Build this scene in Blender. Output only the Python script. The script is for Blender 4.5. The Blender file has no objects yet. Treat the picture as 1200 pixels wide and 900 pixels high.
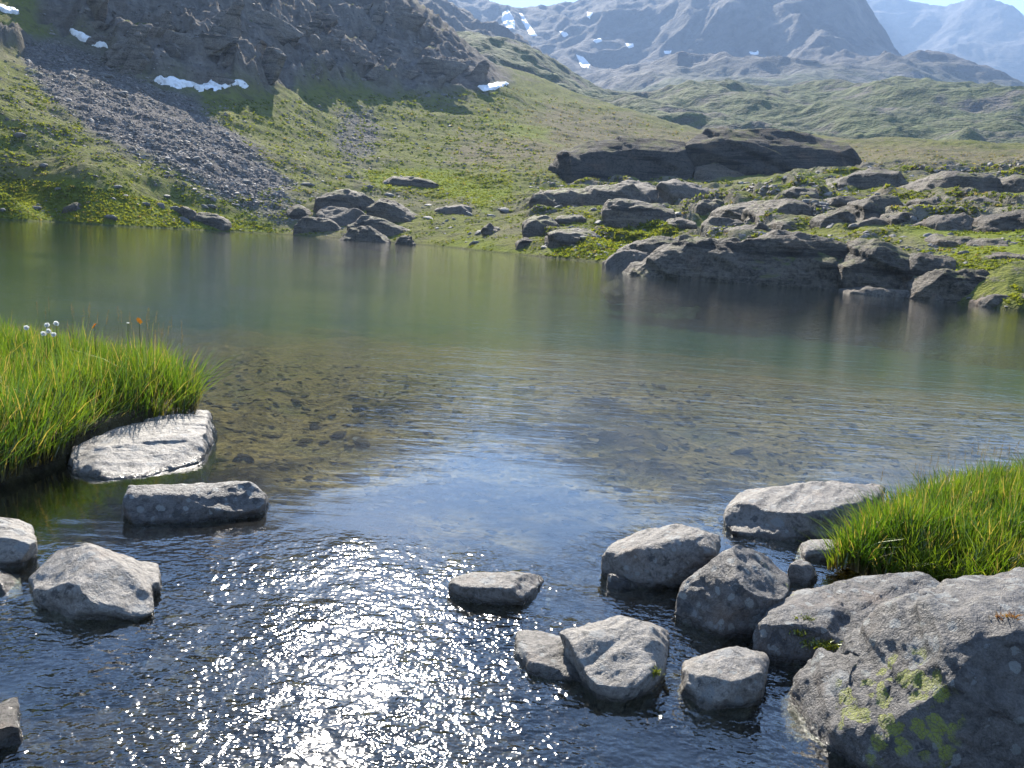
import bpy, bmesh, math, random
import numpy as np
from mathutils import Matrix, Vector

scene = bpy.context.scene
COL = scene.collection

# ------------------------------------------------------------------ camera
F = 998.0                      # focal length in photograph pixels (1200 x 900)
PITCH, ROLL = math.radians(9.75), math.radians(3.8)
CAM = np.array([0.0, 0.0, 1.6])
_f = np.array([0, math.cos(PITCH), -math.sin(PITCH)])
_r0 = np.array([1.0, 0, 0]); _u0 = np.array([0, math.sin(PITCH), math.cos(PITCH)])
_r = math.cos(ROLL) * _r0 + math.sin(ROLL) * _u0
_u = -math.sin(ROLL) * _r0 + math.cos(ROLL) * _u0
cd = bpy.data.cameras.new("camera"); cam = bpy.data.objects.new("camera", cd); COL.objects.link(cam)
cd.sensor_width = 36; cd.lens = 36 * F / 1200; cd.clip_start = 0.05; cd.clip_end = 20000
M = Matrix.Identity(4)
for i in range(3):
    M[i][0], M[i][1], M[i][2], M[i][3] = _r[i], _u[i], -_f[i], CAM[i]
cam.matrix_world = M
scene.camera = cam

# ------------------------------------------------------------------ sky and sun
SUN_EL, SUN_AZ = math.radians(34.5), math.radians(-9.0)      # azimuth from +Y, positive to the right
SUN = np.array([math.cos(SUN_EL) * math.sin(SUN_AZ), math.cos(SUN_EL) * math.cos(SUN_AZ), math.sin(SUN_EL)])
w = bpy.data.worlds.new("World"); scene.world = w; w.use_nodes = True
nt = w.node_tree; bg = nt.nodes["Background"]
sky = nt.nodes.new("ShaderNodeTexSky"); sky.sky_type = 'NISHITA'; sky.sun_disc = False
sky.sun_elevation = SUN_EL; sky.sun_rotation = SUN_AZ
sky.altitude = 2400; sky.air_density = 1.0; sky.dust_density = 0.1; sky.ozone_density = 2.0
nt.links.new(sky.outputs[0], bg.inputs[0]); bg.inputs[1].default_value = 0.11
sd = bpy.data.lights.new("sun", 'SUN'); sun = bpy.data.objects.new("sun", sd); COL.objects.link(sun)
sd.energy = 5.0; sd.angle = math.radians(0.53); sd.color = (1.0, 0.93, 0.82)
sun.rotation_euler = Vector(SUN.tolist()).to_track_quat('Z', 'Y').to_euler()
vs = scene.view_settings
vs.view_transform = 'Standard'; vs.look = 'None'; vs.gamma = 1; vs.use_curve_mapping = False
vs.exposure = 1.95
cy = scene.cycles
cy.use_denoising = True; cy.max_bounces = 8; cy.transparent_max_bounces = 12; cy.volume_bounces = 0
cy.glossy_bounces = 4; cy.diffuse_bounces = 3; cy.transmission_bounces = 4
cy.sample_clamp_indirect = 4.0; cy.sample_clamp_direct = 0.0; cy.caustics_reflective = False
cy.volume_step_rate = 1.0

rng = np.random.default_rng(7); random.seed(7)

# ------------------------------------------------------------------ geometry of the view
def ray(px, py):
    a = (np.asarray(px, float) - 600) / F; b = (450 - np.asarray(py, float)) / F
    return _f + a[..., None] * _r + b[..., None] * _u
def P(px, py, Y):
    d = ray(px, py); return CAM + d * (np.asarray(Y, float) / d[..., 1])[..., None]
def PR(px, py, R):
    d = ray(px, py); return CAM + d * (np.asarray(R, float) / np.hypot(d[..., 0], d[..., 1]))[..., None]
def W(px, py, z=0.0):
    d = ray(px, py); return CAM + d * ((z - CAM[2]) / d[..., 2])[..., None]
def proj(p):
    q = p - CAM; zf = q @ _f
    return 600 + F * (q @ _r) / zf, 450 - F * (q @ _u) / zf

# ------------------------------------------------------------------ noise
def _hash(ix, iy, iz, seed):
    h = (ix.astype(np.uint32) * np.uint32(374761393) + iy.astype(np.uint32) * np.uint32(668265263)
         + iz.astype(np.uint32) * np.uint32(2147483647) + np.uint32((seed * 1274126177) & 0xffffffff))
    h = (h ^ (h >> np.uint32(13))) * np.uint32(1274126177)
    h = (h ^ (h >> np.uint32(15))) * np.uint32(2246822519)
    return h ^ (h >> np.uint32(16))
_G = np.array([(1,1,0),(-1,1,0),(1,-1,0),(-1,-1,0),(1,0,1),(-1,0,1),(1,0,-1),(-1,0,-1),(0,1,1),(0,-1,1),(0,1,-1),(0,-1,-1),(1,1,0),(-1,1,0),(0,-1,1),(0,-1,-1)], np.float32)
def noise3(p, seed=0):
    p = np.asarray(p, np.float64); fl = np.floor(p); f = (p - fl).astype(np.float32); i = fl.astype(np.int64)
    u = f * f * f * (f * (f * 6 - 15) + 10)
    res = 0
    for dx in (0, 1):
        wx = u[..., 0] if dx else 1 - u[..., 0]
        for dy in (0, 1):
            wy = u[..., 1] if dy else 1 - u[..., 1]
            for dz in (0, 1):
                wz = u[..., 2] if dz else 1 - u[..., 2]
                g = _G[_hash(i[..., 0] + dx, i[..., 1] + dy, i[..., 2] + dz, seed) & np.uint32(15)]
                res = res + wx * wy * wz * (g[..., 0] * (f[..., 0] - dx) + g[..., 1] * (f[..., 1] - dy) + g[..., 2] * (f[..., 2] - dz))
    return res
def fbm(p, oct=4, seed=0, gain=0.5):
    r = 0; a = 1.0; p = np.asarray(p, float)
    for o in range(oct):
        r = r + a * noise3(p, seed + o * 17); p = p * 2.03 + 11.7; a *= gain
    return r
def ridged(p, oct=4, seed=0, gain=0.5):
    r = 0; a = 1.0; p = np.asarray(p, float)
    for o in range(oct):
        r = r + a * (1 - 2.2 * np.abs(noise3(p, seed + o * 17))); p = p * 2.03 + 5.1; a *= gain
    return r
def sstep(a, b, x):
    t = np.clip((x - a) / (b - a), 0, 1); return t * t * (3 - 2 * t)
def xyz(x, y, z): return np.stack(np.broadcast_arrays(x, y, z), -1)
def in_poly(px, py, poly):
    c = np.zeros(np.shape(px), bool); n = len(poly)
    for i in range(n):
        x1, y1 = poly[i]; x2, y2 = poly[i - 1]
        c ^= ((y1 > py) != (y2 > py)) & (px < (x2 - x1) * (py - y1) / (y2 - y1 + 1e-9) + x1)
    return c
def poly_mask(px, py, poly, soft):
    """soft mask: distance to the polygon edge, positive inside"""
    ins = in_poly(px, py, poly); d = np.full(np.shape(px), 1e9)
    for i in range(len(poly)):
        ax, ay = poly[i - 1]; bx, by = poly[i]
        t = np.clip(((px - ax) * (bx - ax) + (py - ay) * (by - ay)) / ((bx - ax) ** 2 + (by - ay) ** 2), 0, 1)
        d = np.minimum(d, np.hypot(px - ax - t * (bx - ax), py - ay - t * (by - ay)))
    return sstep(-soft, soft, np.where(ins, d, -d))

# ------------------------------------------------------------------ mesh and object helpers
def mesh_np(name, v, f, smooth=True):
    """v (n,3), f (m,k) with k = 3 or 4"""
    me = bpy.data.meshes.new(name); v = np.asarray(v, np.float32); f = np.asarray(f, np.int32); k = f.shape[1]
    me.vertices.add(len(v)); me.vertices.foreach_set('co', v.ravel())
    me.loops.add(f.size); me.loops.foreach_set('vertex_index', f.ravel())
    me.polygons.add(len(f)); me.polygons.foreach_set('loop_start', np.arange(len(f), dtype=np.int32) * k)
    me.polygons.foreach_set('use_smooth', np.full(len(f), smooth, bool))
    me.update(calc_edges=True); return me
def attr(me, name, vals):
    a = me.attributes.new(name, 'FLOAT', 'POINT'); a.data.foreach_set('value', np.asarray(vals, np.float32).ravel())
def link(name, me, mat, parent=None, loc=None):
    o = bpy.data.objects.new(name, me)
    if me is not None and mat is not None and not me.materials: me.materials.append(mat)
    COL.objects.link(o)
    if loc is not None: o.location = [float(c) for c in loc]
    if parent is not None: o.parent = parent
    return o
def tag(o, label=None, cat=None, group=None, kind=None):
    for k, v in (('label', label), ('category', cat), ('group', group), ('kind', kind)):
        if v: o[k] = v
    return o
def grid_faces(nr, nc):
    i = np.arange(nr - 1)[:, None] * nc + np.arange(nc - 1)[None, :]
    return np.stack([i, i + 1, i + nc + 1, i + nc], -1).reshape(-1, 4)

# ------------------------------------------------------------------ node helper
class NT:
    def __init__(s, name):
        s.mat = bpy.data.materials.new(name); s.mat.use_nodes = True; s.t = s.mat.node_tree; s.t.nodes.clear()
        s.out = s.t.nodes.new("ShaderNodeOutputMaterial")
    def n(s, typ, ins=None, **kw):
        nd = s.t.nodes.new("ShaderNode" + typ)
        for k, v in kw.items(): setattr(nd, k, v)
        for k, v in (ins or {}).items(): s.set(nd.inputs[k], v)
        return nd
    def set(s, sock, v):
        if isinstance(v, bpy.types.NodeSocket): s.t.links.new(v, sock)
        elif isinstance(v, bpy.types.Node): s.t.links.new(v.outputs[0], sock)
        else:
            if sock.type == 'RGBA' and len(v) == 3: v = (*v, 1)
            sock.default_value = v
    def pos(s): return s.n("NewGeometry").outputs['Position']
    def obj(s): return s.n("TexCoord").outputs['Object']
    def map(s, vec, scale=(1, 1, 1), rot=(0, 0, 0), loc=(0, 0, 0)):
        return s.n("Mapping", {'Vector': vec, 'Scale': scale, 'Rotation': rot, 'Location': loc}).outputs[0]
    def noise(s, vec, scale, detail=4, rough=0.55, dist=0.0):
        return s.n("TexNoise", {'Vector': vec, 'Scale': scale, 'Detail': detail, 'Roughness': rough, 'Distortion': dist}).outputs[0]
    def vor(s, vec, scale, feature='F1', out=0, rnd=1.0):
        return s.n("TexVoronoi", {'Vector': vec, 'Scale': scale, 'Randomness': rnd}, feature=feature).outputs[out]
    def ramp(s, fac, a, b, lo=0.0, hi=1.0):
        return s.n("MapRange", {0: fac, 1: a, 2: b, 3: lo, 4: hi}, interpolation_type='SMOOTHSTEP').outputs[0]
    def math(s, op, a, b=0.0, clamp=False):
        return s.n("Math", {0: a, 1: b}, operation=op, use_clamp=clamp).outputs[0]
    def mix(s, fac, a, b, blend='MIX'):
        nd = s.t.nodes.new("ShaderNodeMix"); nd.data_type = 'RGBA'; nd.blend_type = blend
        s.set(nd.inputs[0], fac); s.set(nd.inputs[6], a); s.set(nd.inputs[7], b); return nd.outputs[2]
    def attr(s, name): return s.n("Attribute", attribute_name=name).outputs['Fac']
    def sep(s, vec): return s.n("SeparateXYZ", {0: vec}).outputs
    def bump(s, h, dist=1.0, strength=1.0, normal=None):
        nd = s.n("Bump", {'Height': h, 'Distance': dist, 'Strength': strength})
        if normal is not None: s.set(nd.inputs['Normal'], normal)
        return nd.outputs[0]
    def bsdf(s, col, rough=0.9, normal=None, spec=0.3):
        nd = s.n("BsdfPrincipled", {'Base Color': col, 'Roughness': rough, 'Specular IOR Level': spec})
        if normal is not None: s.set(nd.inputs['Normal'], normal)
        return nd.outputs[0]
    def done(s, shader, vol=None):
        if shader is not None: s.t.links.new(shader, s.out.inputs['Surface'])
        if vol is not None: s.t.links.new(vol, s.out.inputs['Volume'])
        return s.mat

# ------------------------------------------------------------------ materials
def leaf_mat(name, c1, c2, scale, trans=0.45, attrname=None):
    m = NT(name); p = m.pos()
    col = m.mix(m.ramp(m.noise(p, scale, 3), 0.35, 0.65), c1, c2)
    if attrname:
        a = m.attr(attrname); hu = m.attr('hue')
        col = m.mix(m.ramp(hu, 0.35, 0.0, 0, .8), col, (.030, .075, .010)); col = m.mix(m.ramp(hu, 0.6, 1.0, 0, .75), col, (.130, .180, .020))
        col = m.mix(m.ramp(a, 0.0, 0.36, 0.0, 1.0), (0.085, 0.065, 0.030), col)
        col = m.mix(m.ramp(a, 0.72, 0.74), col, (0.27, 0.22, 0.09))
    d = m.n("BsdfDiffuse", {'Color': col}).outputs[0]
    t = m.n("BsdfTranslucent", {'Color': m.mix(1.0, col, (1.25, 1.2, 0.45), 'MULTIPLY')}).outputs[0]
    g = m.n("BsdfGlossy", {'Color': (0.8, 0.85, 0.7), 'Roughness': 0.35}).outputs[0]
    s1 = m.n("MixShader", {0: trans, 1: d, 2: t}).outputs[0]
    return m.done(m.n("MixShader", {0: 0.06, 1: s1, 2: g}).outputs[0])

def rock_mat(name, dark, light, scale=1.0, lichen=0.0, yellow=0.0, wet=True, rough=0.75, spec=0.35, bump=1.0, turf=False, yspots=()):
    """scale: size of the rock in metres (patterns follow it)"""
    m = NT(name); o = m.pos(); k = 1.0 / scale
    warp = m.n("VectorMath", {0: o, 1: m.n("VectorMath", {0: m.n("TexNoise", {'Vector': o, 'Scale': 9 * k, 'Detail': 3}).outputs[1], 1: (0.06 * scale,) * 3}, operation='MULTIPLY').outputs[0]}, operation='ADD').outputs[0]
    n1 = m.noise(o, 5 * k, 6, 0.62); n2 = m.noise(warp, 26 * k, 6, 0.68); n3 = m.noise(o, 110 * k, 3, 0.6)
    col = m.mix(m.ramp(n1, 0.3, 0.7), dark, light)
    col = m.mix(m.ramp(n2, 0.35, 0.72, 0.0, 0.75), col, tuple(min(1, c * 1.35) for c in light))
    col = m.mix(m.ramp(n2, 0.5, 0.28, 0.0, 0.75), col, tuple(c * 0.5 for c in dark))
    col = m.mix(m.ramp(n3, 0.3, 0.7, 0.0, 0.35), col, tuple(c * 0.45 for c in dark))
    # rusty tinge
    col = m.mix(m.ramp(m.noise(o, 3.1 * k, 4), 0.55, 0.75, 0.0, 0.45), col, (0.17, 0.115, 0.075))
    if lichen > 0:
        for sc, th, c in ((5 * k, 0.34, (0.17, 0.175, 0.17)), (13 * k, 0.30, (0.21, 0.215, 0.20)), (8 * k, 0.3, (0.03, 0.03, 0.03))):
            d = m.math('ADD', m.vor(warp, sc), m.math('MULTIPLY', m.math('SUBTRACT', n2, .5), .9)); pick = m.vor(warp, sc, out=1)
            f = m.math('MULTIPLY', m.ramp(d, th, th * 0.86), m.ramp(m.sep(pick)[0], 1 - lichen, 1 - lichen + 0.05))
            f = m.math('MULTIPLY', f, m.ramp(n3, 0.3, 0.5, 0.35, 0.8))
            col = m.mix(f, col, c)
    if yellow > 0:
        zone = m.ramp(m.noise(o, 3.4 * k, 3), 0.66, 0.72, 0, .8)
        for cx, cy_, cz, rad in yspots:
            dd = m.n("VectorMath", {0: o, 1: (cx, cy_, cz)}, operation='DISTANCE').outputs['Value']
            zone = m.math('MAXIMUM', zone, m.ramp(m.math('ADD', dd, m.math('MULTIPLY', m.math('SUBTRACT', n1, .5), .25)), rad, rad * .8))
        d = m.math('ADD', m.vor(warp, 15 * k), m.math('MULTIPLY', m.math('SUBTRACT', n2, .5), .8))
        f = m.math('MULTIPLY', m.ramp(d, 0.60, 0.52), zone)
        f = m.math('MULTIPLY', f, m.ramp(m.vor(warp, 60 * k, 'DISTANCE_TO_EDGE'), .02, .09, .25, 1.0))
        f = m.math('MULTIPLY', f, m.ramp(m.sep(m.vor(warp, 15 * k, out=1))[1], 0.25, 0.3))
        col = m.mix(m.math('MULTIPLY', f, m.ramp(n3, 0.3, 0.6, 0.6, 0.95)), col, (0.20, 0.215, 0.03))
    rg = m.ramp(n3, 0.3, 0.7, rough - 0.12, rough + 0.12)
    if turf:
        band = m.noise(m.map(o, (.10, .10, 1.1), (.30, -.28, 0)), 1.0, 6, .7)
        col = m.mix(m.ramp(band, .5, .36, 0, .8), col, tuple(c * .42 for c in dark)); col = m.mix(m.ramp(band, .58, .68, 0, .7), col, tuple(min(1, c * 1.25) for c in light))
        tf = m.math('MULTIPLY', m.ramp(m.sep(m.n("NewGeometry").outputs['Normal'])[2], .75, .92), m.ramp(m.noise(o, .35, 4), .46, .58))
        col = m.mix(tf, col, m.mix(m.ramp(m.noise(o, 1.5, 4), .4, .6), (.075, .085, .024), (.115, .10, .05)))
    if wet:
        wz = m.math('ADD', m.sep(o)[2], m.math('MULTIPLY', m.noise(o, 8, 3), 0.05))
        wf = m.ramp(wz, 0.035, 0.065)
        col = m.mix(wf, m.mix(1.0, col, (0.35, 0.33, 0.3), 'MULTIPLY'), col)
        rg = m.n("MapRange", {0: wf, 1: 0.0, 2: 1.0, 3: 0.2, 4: rg}).outputs[0]
    crack = m.ramp(m.vor(warp, 6 * k, 'DISTANCE_TO_EDGE'), 0.0, 0.035)
    h = m.math('ADD', m.math('MULTIPLY', n2, 0.026 * scale), m.math('MULTIPLY', n3, 0.008 * scale))
    h = m.math('ADD', h, m.math('MULTIPLY', m.noise(o, 420 * k, 2), 0.0015 * scale))
    h = m.math('ADD', h, m.math('MULTIPLY', crack, 0.0015 * scale))
    if turf: h = m.math('ADD', h, m.math('MULTIPLY', band, .5))
    return m.done(m.bsdf(col, rg, m.bump(h, 1.0, bump), spec))

# ------------------------------------------------------------------ rocks
def hull_mesh(points):
    bm = bmesh.new()
    for p in points: bm.verts.new([float(c) for c in p])
    r = bmesh.ops.convex_hull(bm, input=bm.verts)
    bmesh.ops.delete(bm, geom=[g for g in bm.verts if not g.link_faces], context='VERTS')
    bmesh.ops.triangulate(bm, faces=bm.faces)
    me = bpy.data.meshes.new("hull"); bm.to_mesh(me); bm.free(); return me
def remesh(me, voxel):
    o = bpy.data.objects.new("tmp", me); COL.objects.link(o)
    md = o.modifiers.new("r", 'REMESH'); md.mode = 'VOXEL'; md.voxel_size = voxel; md.use_smooth_shade = True
    dg = bpy.context.evaluated_depsgraph_get(); r = bpy.data.meshes.new_from_object(o.evaluated_get(dg))
    bpy.data.objects.remove(o); return r
def co_no(me):
    n = len(me.vertices); v = np.empty(n * 3, np.float32); me.vertices.foreach_get('co', v)
    nn = np.empty(n * 3, np.float32); me.vertex_normals.foreach_get('vector', nn)
    return v.reshape(-1, 3).astype(float), nn.reshape(-1, 3).astype(float)
def lap(me, v, it, lam=0.5):
    e = np.empty(len(me.edges) * 2, np.int32); me.edges.foreach_get('vertices', e); e = e.reshape(-1, 2)
    n = len(v); deg = np.bincount(e.ravel(), minlength=n)[:, None]
    for _ in range(it):
        s = np.stack([np.bincount(e[:, 0], v[e[:, 1], k], n) + np.bincount(e[:, 1], v[e[:, 0], k], n) for k in range(3)], 1)
        v = v + lam * (s / deg - v)
    return v
FOL = (.35, -.45, .85)
def rock_mesh(parts, voxel, seed, chips=8, rough=1.0, strata=None, smooth=1, bulge=0.025, chipdepth=0.16, frac=1.0, foli=0.0):
    """parts: list of point sets, each a convex lump; merged, chipped by planes and roughened"""
    allp = np.concatenate([np.asarray(p, float) for p in parts]); c = (allp.max(0) + allp.min(0)) / 2
    size = float(np.prod(np.maximum(allp.max(0) - allp.min(0), 1e-3)) ** (1 / 3))
    meshes = [hull_mesh(p) for p in parts]
    bm = bmesh.new()
    for h in meshes: bm.from_mesh(h); bpy.data.meshes.remove(h)
    me = bpy.data.meshes.new("rock"); bm.to_mesh(me); bm.free()
    me = remesh(me, voxel)
    v, n = co_no(me); v = lap(me, v, smooth)
    g = np.random.default_rng(seed)
    q = (v - c) / size
    warp = np.stack([fbm(q * 2.2 + 7 * k, 3, seed + k) for k in range(3)], 1)
    v = v + n * (bulge * size * rough * fbm(q * 1.7, 3, seed)[:, None])
    q = (v - c) / size; qw = q + 0.05 * warp
    for k in range(chips):          # planes that knock off edges and corners
        d = g.normal(size=3); d /= np.linalg.norm(d)
        if d[2] < -0.2: d[2] *= -1
        s = qw @ d; lo_, hi_ = s.min(), s.max(); lim = hi_ - (hi_ - lo_) * g.uniform(.03, .13)
        ex = np.maximum(s - lim, 0); ex = np.minimum(ex, chipdepth)
        q = q - 0.93 * ex[:, None] * d; qw = qw - 0.93 * ex[:, None] * d
    v = q * size + c; q3 = q
    for k in range(2 if strata is None else 1):      # bedding: thin ledges along one or two joint directions
        if strata is not None: sd_, th, amp = strata
        else: sd_, th, amp = g.normal(size=3) * np.array([.6, .6, 1.0]), size * g.uniform(.10, .2), size * .014 * rough
        sd_ = np.asarray(sd_, float); sd_ = sd_ / np.linalg.norm(sd_)
        t = (v @ sd_) / th + 0.35 * fbm(q3 * 1.5, 3, seed + 3 + k); fr = t - np.floor(t)
        lay = _hash(np.floor(t).astype(np.int64), np.zeros(len(t), np.int64), np.zeros(len(t), np.int64), seed + k) / 4294967295.0
        nl = _hash(np.floor(t).astype(np.int64) + 1, np.zeros(len(t), np.int64), np.zeros(len(t), np.int64), seed + k) / 4294967295.0
        hh = lay + (nl - lay) * sstep(.82, 1.0, fr) - .5
        v = v + n * (amp * hh * sstep(-.35, .25, fbm(q3 * 2.3, 2, seed + 30 + k)))[:, None]
    hgh = 0.004 * ridged(q3 * np.array([3.0, 3.0, 5.0]) + 0.2 * warp, 3, seed + 5, 0.5) + 0.0045 * fbm(q3 * 11 + 3, 5, seed + 9, 0.66)
    if frac > 1: hgh = hgh * 1.3 + .02 * (frac - 1) * (ridged(v / (size * .13) + warp, 3, seed + 40, .5) - .9)
    if foli > 0:                    # schist: thin splintery ledges along one cleavage direction
        fd = np.asarray(FOL, float) + g.normal(size=3) * .18; fd /= np.linalg.norm(fd)
        qf = q3 * 1.6 + fd * (q3 @ fd)[:, None] * 11; r1 = ridged(qf + .25 * warp, 3, seed + 50, .55); st1 = noise3(qf * .8 + 3, seed + 51)
        hgh = hgh + foli * (.011 * (r1 - .9) + .020 * (sstep(-.05, .05, st1) - .5) * sstep(.1, .35, np.abs(noise3(q3 * 2.2, seed + 52)) * 2))
    v = v + n * (size * rough * hgh)[:, None]
    me.vertices.foreach_set('co', v.astype(np.float32).ravel()); me.update()
    me.polygons.foreach_set('use_smooth', np.ones(len(me.polygons), bool))
    return me
def origin_to(me, loc):
    me.transform(Matrix.Translation(-Vector([float(c) for c in loc]))); me.update()
def base_of(me):
    v, _ = co_no(me); lo, hi = v.min(0), v.max(0); return np.array([(lo[0] + hi[0]) / 2, (lo[1] + hi[1]) / 2, lo[2]])
def put_rock(name, me, mat, label, cat='rock', group=None):
    b = base_of(me); origin_to(me, b); o = link(name, me, mat, loc=b); return tag(o, label, cat, group)

# ================================================================== TERRAIN
class Field:
    """a height field over (azimuth, range) round the shore where one stands; z(x, y) is plain height"""
    def __init__(s, pts, az, rr, smooth=1e-3):
        pts = np.asarray(pts, float)
        s.az, s.rr = az, rr
        u = np.arctan2(pts[:, 0], pts[:, 1]) * 2.2; r = np.hypot(pts[:, 0], pts[:, 1]); v = np.log(r)
        A = np.stack([u, v], 1); q = pts[:, 2] / r
        def phi(d2): return 0.5 * d2 * np.log(d2 + 1e-12)
        n = len(A); K = phi(((A[:, None] - A[None]) ** 2).sum(-1)) + smooth * np.eye(n)
        Pm = np.concatenate([np.ones((n, 1)), A], 1)
        L = np.block([[K, Pm], [Pm.T, np.zeros((3, 3))]])
        wt = np.linalg.solve(L, np.concatenate([q, np.zeros(3)]))
        ca = np.linspace(az[0], az[-1], 160); cv = np.linspace(math.log(rr[0]), math.log(rr[-1]), 160)
        gu, gv = np.meshgrid(ca * 2.2, cv); B = np.stack([gu.ravel(), gv.ravel()], 1)
        Q = np.zeros(len(B))
        for i in range(n): Q += wt[i] * phi(((B - A[i]) ** 2).sum(1))
        Q += wt[n] + B @ wt[n + 1:]
        Q = Q.reshape(160, 160)
        AZ, RR = np.meshgrid(az, rr)
        fi = (AZ - ca[0]) / (ca[-1] - ca[0]) * 159; fj = (np.log(RR) - cv[0]) / (cv[-1] - cv[0]) * 159
        i0 = np.clip(fi.astype(int), 0, 158); j0 = np.clip(fj.astype(int), 0, 158); a = fi - i0; b = fj - j0
        q = (Q[j0, i0] * (1 - a) + Q[j0, i0 + 1] * a) * (1 - b) + (Q[j0 + 1, i0] * (1 - a) + Q[j0 + 1, i0 + 1] * a) * b
        s.X = RR * np.sin(AZ); s.Y = RR * np.cos(AZ); s.Z = q * RR; s.R = RR
    def pix(s):
        p = proj(np.stack([s.X, s.Y, s.Z], -1).reshape(-1, 3)); return p[0].reshape(s.X.shape), p[1].reshape(s.X.shape)
    def z(s, x, y):
        a = np.arctan2(x, y); r = np.hypot(x, y)
        fi = np.interp(a, s.az, np.arange(len(s.az))); fj = np.interp(r, s.rr, np.arange(len(s.rr)))
        i0 = np.clip(fi.astype(int), 0, len(s.az) - 2); j0 = np.clip(fj.astype(int), 0, len(s.rr) - 2); a = fi - i0; b = fj - j0
        Z = s.Z
        return (Z[j0, i0] * (1 - a) + Z[j0, i0 + 1] * a) * (1 - b) + (Z[j0 + 1, i0] * (1 - a) + Z[j0 + 1, i0 + 1] * a) * b
    def hit(s, px, py, step=3):
        """where the line of sight through a point of the photograph first meets the ground: (n,3), nan if none"""
        d = ray(np.asarray(px, float), np.asarray(py, float)); h = np.hypot(d[:, 0], d[:, 1]); d = d / h[:, None]
        out = np.full((len(d), 3), np.nan); alive = np.ones(len(d), bool); prev = np.full(len(d), s.rr[0])
        for r in s.rr[::step]:
            p = CAM + d * r; below = alive & (p[:, 2] < s.z(p[:, 0], p[:, 1]))
            if below.any():
                lo, hi = prev[below].copy(), np.full(below.sum(), r); dd = d[below]
                for _ in range(7):
                    mi = (lo + hi) / 2; q = CAM + dd * mi[:, None]; b = q[:, 2] < s.z(q[:, 0], q[:, 1]); hi = np.where(b, mi, hi); lo = np.where(b, lo, mi)
                out[below] = CAM + dd * hi[:, None]; alive &= ~below
            prev[alive] = r
        return out
    def mesh(s, name):
        return mesh_np(name, np.stack([s.X, s.Y, s.Z], -1).reshape(-1, 3), grid_faces(*s.X.shape))

deg = math.radians
# ---------------- near basin: shore, meadow, scree slope, cliff
shore_px = [(0,256),(60,260),(120,264),(200,268),(300,273),(400,280),(480,286),(560,294),(640,302),(720,310),(800,321),(900,332),(1000,342),(1100,352),(1200,362)]
shore = np.array([W(*p) for p in shore_px])
pts = [p for p in shore]
side = [(-62, 45), (-50, 66), (-40, 82), (38, 33), (46, 24), (58, 17)]
for a, r in side: pts.append((r * math.sin(deg(a)), r * math.cos(deg(a)), 0))
for p in list(pts):
    pts.append((p[0] * .9, p[1] * .9, -2.6)); pts.append((p[0] * .6, p[1] * .6, -7.0))
for a, k in ((-62, 1), (-50, 1), (-40, 1)):
    for f_, z_ in ((1.25, 9), (1.7, 30), (2.4, 62), (4, 110)): r = dict(side)[a]; pts.append((r * f_ * math.sin(deg(a)), r * f_ * math.cos(deg(a)), z_))
for a in (46, 58):
    for f_, z_ in ((1.5, 3), (3, 11), (6, 26), (12, 45)): r = dict(side)[a]; pts.append((r * f_ * math.sin(deg(a)), r * f_ * math.cos(deg(a)), z_))
slope_px = [(0,200,105),(0,150,125),(0,100,150),(0,40,185),(0,-60,225),(0,-140,300),
 (100,200,112),(100,150,135),(100,100,165),(100,58,196),(100,0,212),(100,-70,240),(100,-140,310),
 (230,200,125),(230,150,155),(230,108,188),(230,50,203),(230,0,216),(230,-70,245),(230,-130,320),
 (350,230,130),(350,180,165),(350,130,205),(350,98,232),(350,40,262),(350,0,290),(350,-60,335),(350,-100,370),
 (480,255,118),(480,215,150),(480,170,200),(480,130,245),(480,106,268),(480,60,300),(480,3,348),(480,20,430),
 (430,-30,350),(530,108,276),(530,70,302),(530,42,335),(530,70,400),(560,106,282),(565,78,322),(590,100,300),
 (600,250,120),(600,200,170),(600,150,240),(600,110,320),(600,80,400),(640,94,395),(700,250,105),(700,215,150),(700,170,230),(700,140,300),(700,119,380),(760,136,365),
 (800,285,84),(800,262,98),(800,230,130),(800,200,170),(800,170,260),(810,152,350),
 (900,284,60),(900,262,72),(900,230,100),(900,205,150),(900,182,220),(900,165,320),
 (1000,284,55),(1000,265,64),(1000,230,90),(1000,200,140),(1000,182,210),(1000,168,300),
 (1100,318,46),(1100,300,50),(1100,260,62),(1100,220,95),(1100,190,170),(1100,172,280),
 (1200,338,41),(1200,322,44),(1200,290,51),(1200,250,68),(1200,210,110),(1200,190,170),(1200,178,260)]
for p in slope_px: pts.append(PR(*p))
for p in [(600,80,400),(700,119,380),(810,152,350),(900,165,320),(1000,168,300),(1100,172,280),(1200,178,260)]:   # far side of the crest
    q = PR(*p); pts.append((q[0] * 1.3, q[1] * 1.3, q[2] - 16))
az = np.concatenate([np.radians(np.linspace(-64, -37, 50)), np.radians(np.linspace(-36.5, 36.5, 860)), np.radians(np.linspace(37, 62, 40))])
rr = np.concatenate([np.geomspace(22, 100, 190)[:-1], np.geomspace(100, 330, 300), np.geomspace(333, 520, 40)])
T = Field(pts, az, rr)
px, py = T.pix()
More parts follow.
